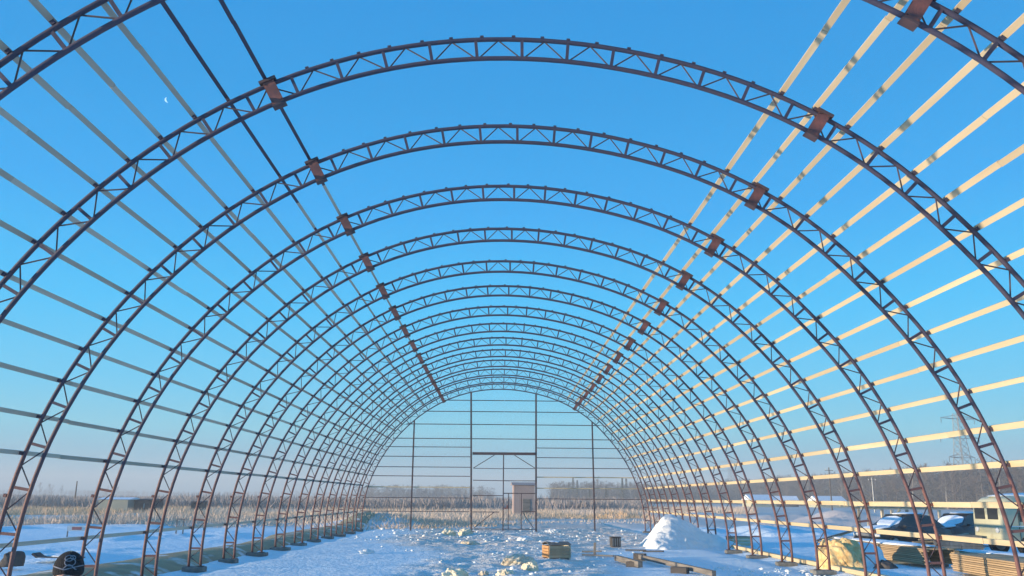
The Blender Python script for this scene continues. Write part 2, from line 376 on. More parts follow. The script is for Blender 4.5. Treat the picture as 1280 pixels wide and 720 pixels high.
for s in SPL:
    # pair of flange plates across both chords, bolted through
    for yy in (-.062, .062):
        MB().beam(P(s, -DEPTH/2-.05, yy), P(s, DEPTH/2+.03, yy), 0.19, 0.012).build('splice_plate', M_PLATE, arch)
    for q in (-DEPTH/2-.02, DEPTH/2-.02):
        for ds in (-.5, .5):
            MB().tube([P(s+ds, q+.02, -.082), P(s+ds, q+.02, .082)], 0.015, 6).build('bolt', M_ROD, arch)
    MB().beam(P(s-.9, DEPTH/2+.055), P(s+.9, DEPTH/2+.055), .05, .18).build('splice_cap', M_ROD, arch)
    MB().beam(P(s-.75, -DEPTH/2-.06), P(s+.75, -DEPTH/2-.06), .03, .16).build('splice_cap', M_ROD, arch)
for d in PURL_L + [171.5] + PURL_R + STUDS:
    st_ = d in STUDS; p = P(d, DEPTH/2+(.046 if st_ else .060)); t = R(d)
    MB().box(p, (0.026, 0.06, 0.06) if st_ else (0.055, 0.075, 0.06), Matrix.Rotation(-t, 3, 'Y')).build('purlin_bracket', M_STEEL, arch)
for side, a in ((1, A0), (-1, A1)):
    for off in (-DEPTH/2, DEPTH/2):
        q = P(a, off)
        MB().box((q.x, 0, q.z-.008), (0.17, 0.17, 0.016)).build('base_plate', M_ROD, arch)
at = proto_tree(arch)
ARCH_LABELS = [
 'steel truss arch nearest the camera, cut off by the picture top',
 'first arch truss whose whole crown shows, rust plates high on it',
 'second whole-crowned truss arch, nested just inside the widest one',
 'third whole-crowned truss arch back, standing on the left behind the dark-hatted person',
 'fourth whole-crowned truss arch, just behind the heap of yellow sand on the right',
 'fifth whole-crowned truss arch, its right foot beside the snowy sand heap',
 'sixth whole-crowned truss arch, right foot on a dark footing block',
 'seventh whole-crowned truss arch, in the middle of the row',
 'eighth whole-crowned truss arch, right foot left of the timber stack',
 'ninth whole-crowned truss arch, right foot beside the sunlit wooden box',
 'tenth whole-crowned truss arch, right foot behind the snow pile',
 'eleventh whole-crowned truss arch, fourth from the gable end',
 'third truss arch in front of the gable frame',
 'second truss arch in front of the gable frame',
 'last truss arch, carrying the gable posts and gate frame']
for k in range(NARCH):
    o = arch if k == 0 else dup(at)
    o.location = (0, arch_y(k), 0); o['label'] = ARCH_LABELS[k]; o['group'] = 'steel truss arches of the hangar frame'

# footing pads
for side in (1, -1):
    a = A0 if side > 0 else A1
    pf = P(a, 0)
    for k in range(NARCH):
        if k in (1, 2, 3): 
            pass
        h = random.uniform(.16, .24); w = random.uniform(.56, .80)
        b = MB().box((0, 0, -h/2), (w, random.uniform(.34, .48), h))
        o = b.build('footing_block', M_PAD, bevel=0.02)
        o.location = (pf.x + random.uniform(-.04, .04), arch_y(k), pf.z-.012); o.rotation_euler = (0, 0, random.uniform(-.12, .12))
        side_w = 'right' if side > 0 else 'left'
        n_w = ['nearest', 'second', 'third', 'fourth', 'fifth', 'sixth', 'seventh', 'eighth', 'ninth', 'tenth', 'eleventh', 'twelfth', 'thirteenth', 'fourteenth', 'farthest'][k]
        tag(o, 'dark footing block under the %s foot of the %s arch from the camera' % (side_w, n_w), 'footing', 'footing blocks under the arches')

# purlins: long sawn boards over brackets, each made of butted board lengths
YS, YE = 4.2, arch_y(14) + 0.35
def pieces(a, b, ln):
    out = []; y = a
    while y < b-.3:
        e = min(y+ln*random.uniform(.96, 1.04), b); out.append((y, e)); y = e
    return out
ORD = ['uppermost', 'second', 'third', 'fourth', 'fifth', 'sixth', 'seventh', 'eighth', 'ninth', 'tenth', 'eleventh', 'twelfth', 'thirteenth', 'fourteenth', 'lowest']
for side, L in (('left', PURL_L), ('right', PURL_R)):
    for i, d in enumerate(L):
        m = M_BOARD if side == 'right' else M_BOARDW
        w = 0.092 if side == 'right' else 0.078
        steel = (side == 'left' and i < 2)  # thin upper pair on the left, darker along its near lengths
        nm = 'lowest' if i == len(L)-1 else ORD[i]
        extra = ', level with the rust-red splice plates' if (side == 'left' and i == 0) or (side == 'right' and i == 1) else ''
        tint = 'pale sunlit' if side == 'right' else ('partly dark' if steel else 'shaded greyish')
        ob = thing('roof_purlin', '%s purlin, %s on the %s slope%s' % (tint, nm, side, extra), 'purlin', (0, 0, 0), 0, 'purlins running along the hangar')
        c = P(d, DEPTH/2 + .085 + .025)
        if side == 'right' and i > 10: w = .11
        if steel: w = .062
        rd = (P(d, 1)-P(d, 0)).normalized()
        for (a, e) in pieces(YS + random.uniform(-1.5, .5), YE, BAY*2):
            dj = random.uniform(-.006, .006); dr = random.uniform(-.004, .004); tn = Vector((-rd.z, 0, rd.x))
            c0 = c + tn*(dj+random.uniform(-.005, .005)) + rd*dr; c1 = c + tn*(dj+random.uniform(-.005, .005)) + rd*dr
            mm = M_STEEL if (steel and a < 14) else m  # near lengths of the thin upper left pair coloured dark
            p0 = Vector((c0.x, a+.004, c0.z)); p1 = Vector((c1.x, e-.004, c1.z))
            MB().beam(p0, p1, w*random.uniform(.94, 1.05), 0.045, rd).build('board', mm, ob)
for o in [q for q in bpy.data.objects if q.name.startswith('roof_purlin')]: o['group'] = 'purlins running along the hangar'

# timber sill on the ground outside the right feet
sill = thing('timber_sill', 'line of pale sunlit sill boards on the snow outside the right feet', 'sill', (9.78, 0, 0))
for (a, e) in pieces(17, 57, 6.1):
    z = max(g1(9.78, (a+e)/2), -.08)+.06; dx = random.uniform(-.05, .05)
    MB().beam((dx, a+.02, z), (dx+random.uniform(-.05, .05), e-.02, z+random.uniform(-.02, .02)), .20, .12, Vector((0, 0, 1))).build('board', M_BOARD, sill)

# ------------------------------------------------------------------ gable end and gate frame
GYY = arch_y(14)
gab = thing('gable_frame', 'end wall frame of dark steel posts and thin horizontal rails under the farthest arch', 'gable frame', (0, GYY, 0))
def inner_h(x):
    for d in np.arange(90, -5, -.25) if x >= 0 else np.arange(90, 185, .25):
        p = P(d, -DEPTH/2)
        if abs(p.x) >= abs(x): return p.z
    return 0
for x0, x1, w in ((-2.03, -2.19, .11), (2.06, 2.06, .11), (-5.85, -5.84, .09), (5.78, 5.71, .09)):
    MB().beam((x0, 0, -.12), (x1, 0, inner_h(x1)-.02), w, w).build('post', M_ROD, gab)
    MB().box((x0, 0, -.115), (.5, .5, .06)).build('footing_plate', M_PAD, gab, bevel=.01)
def xs_at(z):
    t = math.asin(min(1, (z-ZC)/(7.5*S))); 
    for d in np.arange(0, 90, .25):
        if P(d, 0).z >= z: xr = P(d, 0).x; break
    for d in np.arange(180, 90, -.25):
        if P(d, 0).z >= z: xl_ = P(d, 0).x; break
    return xl_, xr
RAILS = [(8.13, 8.13), (7.40, 7.40), (6.57, 6.57), (5.65, 5.65)]
for z, _ in RAILS:
    a, b = xs_at(z)
    for (u, v) in ((a, -.01), (.01, b)):
        MB().beam((u, .085, z+.02), (v, .085, z+.02-.012*(1 if v > 0 else 0)), .05, .045).build('rail', M_ROD, gab)
for z in (5.11, 4.50, 3.84, 3.27, 2.58, 1.92):
    a, b = xs_at(z)
    for side in (-1, 1):
        if side < 0: u, v = a, -2.16
        else: u, v = 2.12, b
        zz = z + (.02 if side < 0 else 0)
        bright = (side > 0 and z in (3.27, 2.58)) or (side < 0 and z == 2.58)
        m = M_BOARD if bright else M_ROD
        uu = u
        midp = (-5.85 if side < 0 else 5.75)
        for (p, q) in ((u, midp), (midp, v)) if side < 0 else ((u, midp), (midp, v)):
            if abs(q-p) < .4: continue
            MB().beam((p+.005, .085, zz), (q-.005, .085, zz), .06 if bright else .045, .05).build('rail', m, gab)
for z in (1.1,):
    a, b = xs_at(z)
    MB().beam((a, .085, z), (-2.16, .085, z), .045, .03).build('rail', M_ROD, gab)
gate = thing('gate_frame', 'steel double gate frame with wicket door opening and corner braces in the end wall', 'gate frame', (0, GYY, 0))
MB().beam((-2.03, -.02, 4.73), (2.0, -.02, 4.73), .17, .14).build('lintel', M_ROD, gate)
def gb(name, a, b, w, m=M_ROD, yy=-.02): MB().beam((a[0], yy, a[1]), (b[0], yy, b[1]), w, w).build(name, m, gate)
gb('mid_post', (-.03, 4.64), (-.03, -.05), .07)
gb('corner_brace', (-1.96, 3.81), (-.62, 4.64), .045); gb('corner_brace', (1.98, 3.84), (.67, 4.64), .045)
gb('rail', (-1.97, 3.80), (-.07, 3.78), .04, yy=.03); gb('rail', (.01, 3.80), (2.0, 3.80), .04, yy=.03)
gb('rail', (-1.97, 3.05), (-.07, 3.03), .045, yy=.03); gb('rail', (.01, 3.03), (2.0, 3.03), .05, yy=.03)
gb('rail', (-1.97, 2.10), (-.07, 2.10), .05, yy=.03); gb('rail', (.01, 2.25), (2.0, 2.25), .06, yy=.03)
gb('rail', (-1.97, 1.09), (-.28, 1.09), .05, yy=.03); gb('rail', (1.16, 1.13), (2.0, 1.13), .05, yy=.03)
gb('wicket_post', (.30, 2.22), (.30, .05), .05); gb('wicket_post', (1.12, 2.22), (1.12, .05), .06)
gb('corner_brace', (-1.85, .12), (-.62, 1.07), .045, yy=.06); gb('corner_brace', (1.9, .12), (1.2, 1.10), .045, yy=.06)
gb('threshold', (-1.97, .05), (-.07, .05), .05, yy=.03); gb('threshold', (.01, .05), (2.0, .05), .05, yy=.03)
MB().box((.14, -.03, 1.33), (.22, .05, .08)).box((.22, -.07, 1.40), (.09, .05, .22)).build('lock_box', M_PLATE, gate)

# ------------------------------------------------------------------ clods, snow piles
def lump(name, loc, size, m, seed, parent=None, sub=3, rough=.28, flat=.75, freq=1.0):
    bm = bmesh.new(); bmesh.ops.create_icosphere(bm, subdivisions=sub, radius=1.0)
    rs = np.random.RandomState(seed); ph = rs.rand(3)*50
    co = np.array([v.co[:] for v in bm.verts])
    n1 = fbm(co[:, 0]*1.6*freq+ph[0]+co[:, 2]*1.1, co[:, 1]*1.6*freq+ph[1]-co[:, 2]*.9, 5)
    n2 = fbm(co[:, 2]*3.1*freq+ph[2], co[:, 0]*3.1*freq+co[:, 1]*2+ph[0], 3)
    sc = 1 + rough*2*(n1-.45) + rough*(n2-.45)
    for v, s in zip(bm.verts, sc):
        v.co = Vector((v.co.x*s*size[0], v.co.y*s*size[1], max(v.co.z, -.35)*s*size[2]))
    me = bpy.data.meshes.new(name); bm.to_mesh(me); bm.free(); me.materials.append(m)
    me.polygons.foreach_set('use_smooth', [True]*len(me.polygons)) if sub > 3 else None
    o = bpy.data.objects.new(name, me); COL.objects.link(o); o.location = loc; o.rotation_euler = (0, 0, rs.rand()*6)
    if parent: o.parent = parent
    return o
LUMPS = [(-1.5, 23.3, .42, .34, .30, 'largest pale yellow snow lump at the bottom edge of the picture'),
         (-.75, 24.6, .17, .16, .15, 'brown frozen clod just right of the largest lump'),
         (-.15, 24.4, .26, .22, .20, 'sunlit snow lump between the largest lump and the blue hollow'),
         (.62, 26.9, .36, .28, .30, 'crumbly sunlit lump in front of the wooden crate, lower of two'),
         (.30, 28.6, .62, .45, .33, 'long brownish frozen lump behind the crumbly one'),
         (-3.1, 49.5, .55, .45, .40, 'pale lump in front of the left gate post, left of a pair'),
         (-2.2, 50.5, .42, .4, .34, 'pale lump beside the foot of the left gate post'),
         (-1.7, 41.0, .5, .4, .22, 'reddish frozen lump in the middle of the trampled floor'),
         (1.0, 43.5, .45, .4, .26, 'low snow lump behind the crate on the trampled floor'),
         (-5.2, 33.0, .34, .22, .16, 'lone white snow lump on the blue left half of the floor'),
         (5.6, 44.0, .3, .3, .22, 'small lit lump left of the big snow pile'),
         (2.9, 52.0, .5, .35, .22, 'low lump at the foot of the right gate post')]
for i, (x, y, a, b, c, lb) in enumerate(LUMPS):
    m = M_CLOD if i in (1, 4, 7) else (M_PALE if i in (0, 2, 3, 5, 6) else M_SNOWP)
    tag(lump('frozen_lump', (x, y, g1(x, y)+c*.10), (a*.85, b*.85, c*.75), m, 30+i, sub=5, rough=.5, freq=1.4), lb, 'snow lump', 'frozen lumps on the hangar floor')
# small uncountable clods
def clod_field():
    ico = bmesh.new(); bmesh.ops.create_icosphere(ico, subdivisions=1, radius=1.0)
    V0 = np.array([v.co[:] for v in ico.verts]); F0 = np.array([[v.index for v in f.verts] for f in ico.faces]); ico.free()
    Vs, Fs = [], []; o = 0; rs = np.random.RandomState(5)
    def put(x, y, s):
        nonlocal o
        n = len(V0); k = 1+.45*(rs.rand(n, 1)-.5); v = V0*k*np.array([s*rs.uniform(.8, 1.5), s*rs.uniform(.8, 1.5), s*rs.uniform(.5, .9)])
        a = rs.rand()*6.28; c_, s_ = cos(a), sin(a); v = np.stack([v[:, 0]*c_-v[:, 1]*s_, v[:, 0]*s_+v[:, 1]*c_, v[:, 2]], 1)
        v += np.array([x, y, g1(x, y)+s*.2]); Vs.append(v); Fs.append(F0+o); o += n
    for i in range(650):
        y = rs.uniform(20, 60); x = rs.normal(1.0 if y > 30 else .2, 3.0 if y > 34 else 1.7)
        if abs(x) > 8.5 or fbm(np.array([x*.5]), np.array([y*.4]))[0] < .42: continue
        put(x, y, abs(rs.normal(0, .03))+.015)
    for i in range(260):
        y = rs.uniform(42, 58); x = rs.uniform(-8, 8); put(x, y, abs(rs.normal(0, .045))+.02)
    for i in range(250):
        x = rs.uniform(6, 9.2); y = rs.uniform(19, 27); put(x, y, abs(rs.normal(0, .03))+.015)
    return np_mesh('snow_clods', np.concatenate(Vs), np.concatenate(Fs), M_SNOWP)
cf = clod_field(); cf['kind'] = 'stuff'; tag(cf, 'scattered small clods of trampled frozen snow on the hangar floor', 'snow clods')
def snow_pile():
    n = 130; u = np.linspace(-2.9, 3.3, n); U, V_ = np.meshgrid(u, u)
    # ridge runs from the top down towards the camera and the left, so its right flank lies in shade
    ax_, ay_, bx2, by2 = -.15, .5, -1.15, -1.9
    t = np.clip(((U-ax_)*(bx2-ax_)+(V_-ay_)*(by2-ay_))/((bx2-ax_)**2+(by2-ay_)**2), 0, 1)
    dx, dy = U-(ax_+t*(bx2-ax_)), V_-(ay_+t*(by2-ay_)); right = sstep(-.3, .3, dx)
    dist = (np.sqrt(dx**2+dy**2+.09)-.3)/(1.10+1.0*right); top = 1.30*(1-.80*t**1.1)
    Z = top-dist*1.35*(1-.25*right)+.34*(fbm(U*1.1+5, V_*1.1, 4)-.47)+.30*(fbm(U*2.9, V_*2.9+8, 4)-.47)
    cx_, cy_ = 7.45, 39.0
    base = gh(U+cx_, V_+cy_)
    Z = np.maximum(Z, -.25)+base
    i_ = np.arange(n*n).reshape(n, n); F = np.stack([i_[:-1, :-1], i_[:-1, 1:], i_[1:, 1:], i_[1:, :-1]], -1).reshape(-1, 4)
    o = np_mesh('snow_pile', np.stack([U.ravel(), V_.ravel(), Z.ravel()], 1), F, M_SNOWP, smooth=True); o.location = (cx_, cy_, 0)
    tag(o, 'tall pointed snow pile by the right feet, yellow in sun on its left side', 'snow pile')
snow_pile()
hp = thing('sand_heap', 'yellow sand heap with snow on its far side, beside the right arch feet', 'heap', (10.25, 27.5, g1(10.3, 27.5)))
lump('sand', (0, 0, .12), (.66, .7, .78), mat('yellow_sand', (0.86, 0.64, 0.32), (0.60, 0.38, 0.16), 6, .95, .6, 12), 91, hp, sub=6, rough=.42)
lump('snow_cap', (.75, .5, .08), (.85, .9, .62), M_SNOWC, 92, hp, sub=5, rough=.22)
lump('debris', (1.25, -.25, .05), (.35, .3, .22), M_DARK, 93, hp, sub=4, rough=.45)

# ------------------------------------------------------------------ crate, beams, planks on the floor
M_CRATE = mat('brown_crate_slat', (0.60, 0.40, 0.25), (0.48, 0.31, 0.19), 3, .85, .1, 12, vary=.15)
cr = thing('board_crate', 'slatted wooden crate with orange sunlit end standing on trampled snow', 'crate', (1.62, 30.2, g1(1.6, 30.2)), R(15))
for k in range(4):
    for yy in (-.42, .42):
        MB().box((0, yy, .12+k*.125), (.86, .028, .105)).build('slat', M_CRATE, cr)
    for xx in (-.44, .44):
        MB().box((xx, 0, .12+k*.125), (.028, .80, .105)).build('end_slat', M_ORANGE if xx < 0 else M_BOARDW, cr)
for k in range(6):
    MB().box((0, -.37+k*.148, .60+.10*cos((k-2.5)*.55)), (.90, .145, .025), Matrix.Rotation(-(k-2.5)*.17, 3, 'X')).build('lid_board', M_GREY, cr)
for xx in (-.40, .40):
    for yy in (-.385, .385): MB().box((xx, yy, .29), (.05, .04, .56)).build('corner_post', M_BOARDW, cr)
for yy in (-.3, .3): MB().box((0, yy, .02), (.9, .09, .07)).build('skid', M_GREY, cr)
s_ = lump('snow_cover', (-.05, .15, .69), (.38, .22, .05), M_SNOWC, 55, cr, sub=3)

cr.scale = (.88, .88, .78)
def timber(name, a, b, w, h, m, label, cat='timber', grp=None, endm=None):
    a = Vector(a); b = Vector(b); c = (a+b)/2; L = (b-a).length; az = math.atan2(b.y-a.y, b.x-a.x)
    o = MB().box((0, 0, 0), (L, w, h)).build(name, m, bevel=.006)
    o.location = c; o.rotation_euler = (0, -math.atan2(b.z-a.z, math.hypot(b.x-a.x, b.y-a.y)), az)
    return tag(o, label, cat, grp)
g_ = lambda x, y, e=0: (x, y, g1(x, y)+e)
timber('squared_beam', g_(3.55, 29.4, .13), g_(3.95, 27.0, .11), .15, .17, M_GREY, 'grey squared beam with dark end, left one of the crossed beams on the right of the floor')
timber('squared_beam', g_(4.35, 30.4, .13), g_(5.35, 23.6, .12), .12, .14, M_GREY, 'long grey beam running towards the camera beside the shorter squared beam')
timber('beam_bearer', g_(3.65, 27.6, .06), g_(3.98, 27.35, .06), .22, .20, M_DARK, 'black timber block under the left beam')
timber('beam_bearer', g_(4.55, 25.2, .06), g_(4.95, 24.95, .06), .24, .22, M_DARK, 'black timber block under the long beam, nearer the camera')
timber('beam_bearer', g_(4.25, 30.1, .12), g_(4.6, 29.9, .12), .2, .22, M_DARK, 'black timber block at the far end of the beams')
timber('snowy_plank', g_(2.7, 32.2, .06), g_(3.75, 31.5, .06), .14, .05, M_GREY, 'short grey plank lying in the snow right of the crate')
timber('snowy_plank', g_(2.9, 34.3, .05), g_(3.6, 34.0, .08), .12, .05, M_GREY, 'short plank half buried behind the grey one right of the crate')
timber('plank_stub', g_(3.25, 33.2, .0), g_(3.28, 33.3, .42), .09, .05, M_GREY, 'upright plank stub sticking out of the snow right of the crate')
for i, (x, y, lb) in enumerate(((4.7, 35.2, 'dark broken board in front of the small black box'), (5.3, 34.6, 'dark broken board lying between small black box and snow pile'))):
    timber('broken_board', g_(x, y, .05), g_(x+.75, y-.3, .07), .12, .05, M_DARK, lb)
bx_ = thing('tool_box', 'small dark ribbed box standing on blue snow left of the snow pile', 'box', (4.75, 38.6, g1(4.75, 38.6)), R(8))
MB().box((0, 0, .2), (.42, .35, .38)).build('body', M_DARK, bx_, bevel=.02)
for k in range(4): MB().box((-.15+k*.1, -.185, .2), (.035, .03, .34)).build('rib', M_METAL, bx_)
MB().box((0, 0, .41), (.46, .38, .04)).build('lid', M_DARK, bx_)
wb = thing('wooden_box', 'low sunlit plank box outside the right feet behind the snow pile', 'box', (9.55+.9, 39.6, g1(10.4, 39.6)), R(12))
for k in range(3): MB().box((0, -.32, .09+k*.13), (.95, .03, .115)).build('slat', M_BOARD, wb); MB().box((-.48, 0, .09+k*.13), (.03, .61, .115)).build('end_slat', M_ORANGE, wb)
MB().box((0, 0, .40), (1.0, .68, .03)).build('lid', M_GREY, wb)

# ------------------------------------------------------------------ board stacks on the yard
def board_stack(loc, rz, L, nw, nh, label, bw=.17, bh=.055):
    t = thing('board_stack', label, 'timber stack', loc, rz, 'stacks of sawn boards in the yard')
    me = None
    for j in range(nh):
        for i in range(nw):
            if 0 < i < nw-1 and j < nh-1: continue
            if me is None:
                o = MB().box((0, 0, 0), (bw-.012, L, bh-.014)).build('board', M_STACK, t); me = o.data
            else:
                o = bpy.data.objects.new('board', me); COL.objects.link(o); o.parent = t
            o.location = ((i-(nw-1)/2)*bw+random.uniform(-.012, .012), random.uniform(-.12, .12), .12+j*bh+bh/2)
    for q in (-.38, 0, .38): MB().box((0, q*L, .05), (nw*bw+.1, .1, .1)).build('bearer', M_GREY, t)
    return t
st = board_stack((13.2, 30.6, g1(13.2, 30.6)-.02), R(4), 6.2, 7, 9, 'layered stack of pale sawn boards in front of the black car')
st2 = board_stack((13.2, 22.4, g1(13.2, 22.4)-.05), R(-3), 6.0, 8, 9, 'nearest stack of tan sawn boards at the lower right corner')
st3 = board_stack((15.6, 27.4, g1(15.6, 27.4)-.05), R(6), 6.0, 8, 6, 'low stack of boards in front of the cream van')
for q, s in ((st, 94), (st3, 96)): 
    c_ = lump('snow_cover', (0, 0, .64 if q is st else .47), (.5, 2.6, .07), M_SNOWC, s, q, sub=4, rough=.3); c_.rotation_euler = (0, 0, 0)
# rack of posts carrying boards behind the cars
rk = thing('lumber_rack', 'rack of pale posts with planks laid on top behind the black car', 'rack', (20.0, 44.5, g1(20, 44.5)), R(4))
for x in (-1.9, -.6, .7, 1.9):
    for y in (-.5, .5): MB().beam((x, y, 0), (x+random.uniform(-.08, .08), y, 1.55), .12, .12).build('post', M_BOARDW, rk)
for y in (-.5, .5): MB().beam((-2.2, y, 1.62), (2.2, y, 1.62), .1, .1).build('bearer', M_BOARDW, rk)
for k in range(8): MB().box((random.uniform(-.2, .2), -.62+k*.175, 1.72+.0*k), (5.2, .15, .05)).build('plank', M_BOARD, rk)
lump('snow_cover', (0, 0, 1.78), (2.3, .6, .09), M_SNOWC, 97, rk, sub=4).rotation_euler = (0, 0, 0)
MB().beam((-1.5, -.55, .1), (-.2, -.55, 1.55), .1, .08).build('leaning_plank', M_BOARD, rk)

# ------------------------------------------------------------------ vehicles
def loft(sections, m, name, parent, smooth=True, caps=True):
    """sections: list of lists of points (same count)"""
    n = len(sections[0]); v = [p for s in sections for p in s]; f = []
    for i in range(len(sections)-1):
        for k in range(n): f.append((i*n+k, i*n+(k+1) % n, (i+1)*n+(k+1) % n, (i+1)*n+k))
    if caps: f.append(tuple(range(n))); f.append(tuple(range((len(sections)-1)*n, len(sections)*n)))
    o = mesh_obj(name, v, f, m, parent, smooth)
    return o
def wheel(parent, x, y, r, w):
    t = MB().tube([(x, y-w/2, r), (x, y+w/2, r)], r, 20).build('wheel', M_RUBBER, parent)
    MB().tube([(x, y-w/2-.01, r), (x, y+w/2+.01, r)], r*.6, 14).build('rim', M_METAL, t)
def make_car(label, loc, rz, m=M_CAR):
    c = thing('parked_car', label, 'car', loc, rz, 'dark cars parked in the yard')
    prof = [(-2.1, .45, .62, .72), (-2.05, .30, .82, .80), (-1.5, .25, .93, .84), (-.6, .24, .95, .86), (.7, .24, .95, .86), (1.35, .25, .90, .84), (1.95, .30, .78, .78), (2.1, .42, .62, .70)]
    secs = []
    for x, z0, z1, hw in prof:
        secs.append([(x, -hw, z0+.1), (x, -hw*.96, z0), (x, hw*.96, z0), (x, hw, z0+.1), (x, hw*1.02, (z0+z1)/2), (x, hw*.93, z1-.03), (x, hw*.8, z1), (x, -hw*.8, z1), (x, -hw*.93, z1-.03), (x, -hw*1.02, (z0+z1)/2)])
    b = loft(secs, m, 'body', c)
    sec = []
    for x, hw, z in ((-1.75, .74, .93), (-1.15, .62, 1.36), (-.3, .60, 1.44), (.3, .60, 1.41), (1.1, .72, .93)):
        sec.append([(x, -.76, .92), (x, -hw, z), (x, hw, z), (x, .76, .92)])
    loft(sec, M_GLASS, 'cabin_glass', c, smooth=False)
    loft([[(x, -.60, z-.0), (x, -.55, z+.05), (x, .55, z+.05), (x, .60, z)] for x, z in ((-1.18, 1.355), (-.3, 1.44), (.33, 1.405))], m, 'roof_panel', c)
    for y in (-.66, .66):
        MB().beam((-.35, y*1.04, .93), (-.32, y*.93, 1.42), .07, .05).build('pillar', m, c)
    for x in (-1.35, 1.35):
        for y in (-.78, .78): wheel(c, x, y, .31, .19)
    for y in (-.6, .6): MB().box((2.08, y, .62), (.06, .30, .14)).build('headlight', M_WHITE, c, bevel=.02)
    MB().box((2.12, 0, .42), (.08, 1.4, .14)).build('bumper', M_RUBBER, c, bevel=.02)
    MB().box((2.11, 0, .62), (.04, .7, .12)).build('grille', M_METAL, c)
    for y in (-.88, .88): MB().box((.75, y, .98), (.12, .16, .11)).build('mirror', m, c, bevel=.02)
    sn = lump('windscreen_snow', (.74, 0, 1.15), (.44, .60, .035), M_SNOWC, 60, c, sub=4, rough=.15); sn.rotation_euler = (0, R(33), 0)
    sn = lump('roof_snow', (-.4, 0, 1.48), (.72, .52, .07), M_SNOWC, 61, c, sub=4, rough=.12); sn.rotation_euler = (0, 0, 0)
    sn = lump('bonnet_snow', (1.5, 0, .92), (.48, .66, .06), M_SNOWC, 62, c, sub=4, rough=.15); sn.rotation_euler = (0, R(8), 0)
    return c
make_car('black car with snow on windscreen and roof, parked behind the layered board stack', (17.4, 38.6, g1(17.4, 38.6)), R(-158))
make_car('second dark snow-covered car, between the black car and the cream van', (21.0, 40.5, g1(21, 40.5)), R(-150))
def loose(label, loc, rz, n, spread, seed):
    rs = random.Random(seed); t = thing('loose_boards', label, 'boards', loc, rz)
    for k in range(n):
        L = rs.uniform(1.2, 3.4); a = rs.uniform(-.45, .45); tilt = rs.uniform(-.12, .35) if k % 3 == 0 else rs.uniform(-.05, .08)
        z = .08+.05*k*.6; c = Vector((rs.uniform(-spread, spread), rs.uniform(-.5, .5), z+abs(sin(tilt))*L/2)); d = Vector((cos(a)*cos(tilt), sin(a)*cos(tilt), sin(tilt)))*L/2
        MB().beam(c-d, c+d, rs.uniform(.10, .2), rs.uniform(.03, .06), Vector((0, 0, 1))).build('board', rs.choice((M_STACK, M_GREY, M_BOARDW)), t)
    lump('snow_cover', (0, .1, .08+.03*n), (spread*1.1, .5, .12), M_SNOWC, seed, t, sub=4, rough=.4).rotation_euler = (0, 0, 0)
    return t
loose('jumble of loose snowy boards left of the black car', (15.2, 38.8, g1(15.2, 38.8)), R(12), 11, .9, 401)
loose('heap of snowy boards and slats between the two dark cars', (19.0, 37.4, g1(19, 37.4)), R(-20), 12, .8, 402)
loose('few thin boards sticking out of snow in front of the second dark car', (19.6, 39.0, g1(19.6, 39)+.15), R(40), 8, .6, 403)
bl = thing('block_pallet', 'pallet of grey concrete blocks right of the black car', 'pallet', (17.7, 34.6, g1(17.7, 34.6)), R(-10))
for i in range(4):
    for j in range(3): MB().box((-.6+i*.4, 0, .22+j*.2), (.385, .7, .19)).build('block', M_PAD, bl)
for x in (-.6, 0, .6): MB().box((x, 0, .05), (.1, .75, .1)).build('runner', M_GREY, bl)
MB().box((0, 0, .115), (1.7, .75, .02)).build('deck', M_GREY, bl)

van = thing('round_roofed_van', 'cream van with rounded snowy roof at the right edge', 'van', (20.9, 34.2, g1(20.9, 34.2)), R(184))
def vsec(x, hw, z0, z1, rt=.42):
    pts = [(x, -hw, z0), (x, -hw, z1-rt)]
    for k in range(1, 6): a = pi-(pi/2)*k/6; pts.append((x, -hw+rt+rt*cos(a), z1-rt+rt*sin(a)))
    pts.append((x, -hw+rt, z1)); pts.append((x, hw-rt, z1))
    for k in range(1, 6): a = pi/2-(pi/2)*k/6; pts.append((x, hw-rt+rt*cos(a), z1-rt+rt*sin(a)))
    pts += [(x, hw, z1-rt), (x, hw, z0)]
    return pts
loft([vsec(2.25, .84, .62, 1.75), vsec(2.2, .90, .5, 2.0), vsec(1.95, .95, .45, 2.16), vsec(1.6, .96, .45, 2.22), vsec(-1.7, .96, .45, 2.22), vsec(-2.0, .95, .45, 2.15), vsec(-2.18, .90, .5, 1.98), vsec(-2.22, .84, .62, 1.8)], M_CREAM, 'body', van)
for x0, x1 in ((.95, 1.55), (.2, .8), (-.6, .0), (-1.4, -.8)):
    for s in (-1, 1):
        w_ = MB().box(((x0+x1)/2, s*.965, 1.52), (x1-x0, .02, .42)).build('window', M_GLASS, van, bevel=.006)
        fm = MB(); xc = (x0+x1)/2; hw_ = (x1-x0)/2
        for dx in (-hw_-.02, hw_+.02): fm.box((xc+dx, s*.972, 1.52), (.03, .03, .50))
        for dz in (-.235, .235): fm.box((xc, s*.972, 1.52+dz), (2*hw_, .03, .03))
        fm.build('window_frame', M_RUBBER, w_)
for s in (-1, 1):
    MB().box((0, s*.975, 1.10), (4.0, .03, .04)).build('waist_moulding', M_WHITE, van)
    for x in (.88, 1.62, -.02): MB().box((x, s*.966, 1.2), (.014, .012, 1.3)).build('door_gap', M_RUBBER, van)
    MB().box((.98, s*.985, .98), (.14, .03, .03)).build('handle', M_METAL, van)
for x in (-2.225, 2.255): 
    for y in (-.4, .4): MB().box((x, y, 1.55), (.03, .62, .42)).build('end_window', M_GLASS, van, bevel=.005)
for x in (-2.34, 2.36): MB().box((x, 0, .55), (.1, 1.7, .13)).build('bumper', M_METAL, van, bevel=.02)
for y in (-.62, .62): MB().tube([(2.2, y, .95), (2.3, y, .95)], .1, 14).build('headlight', M_WHITE, van)
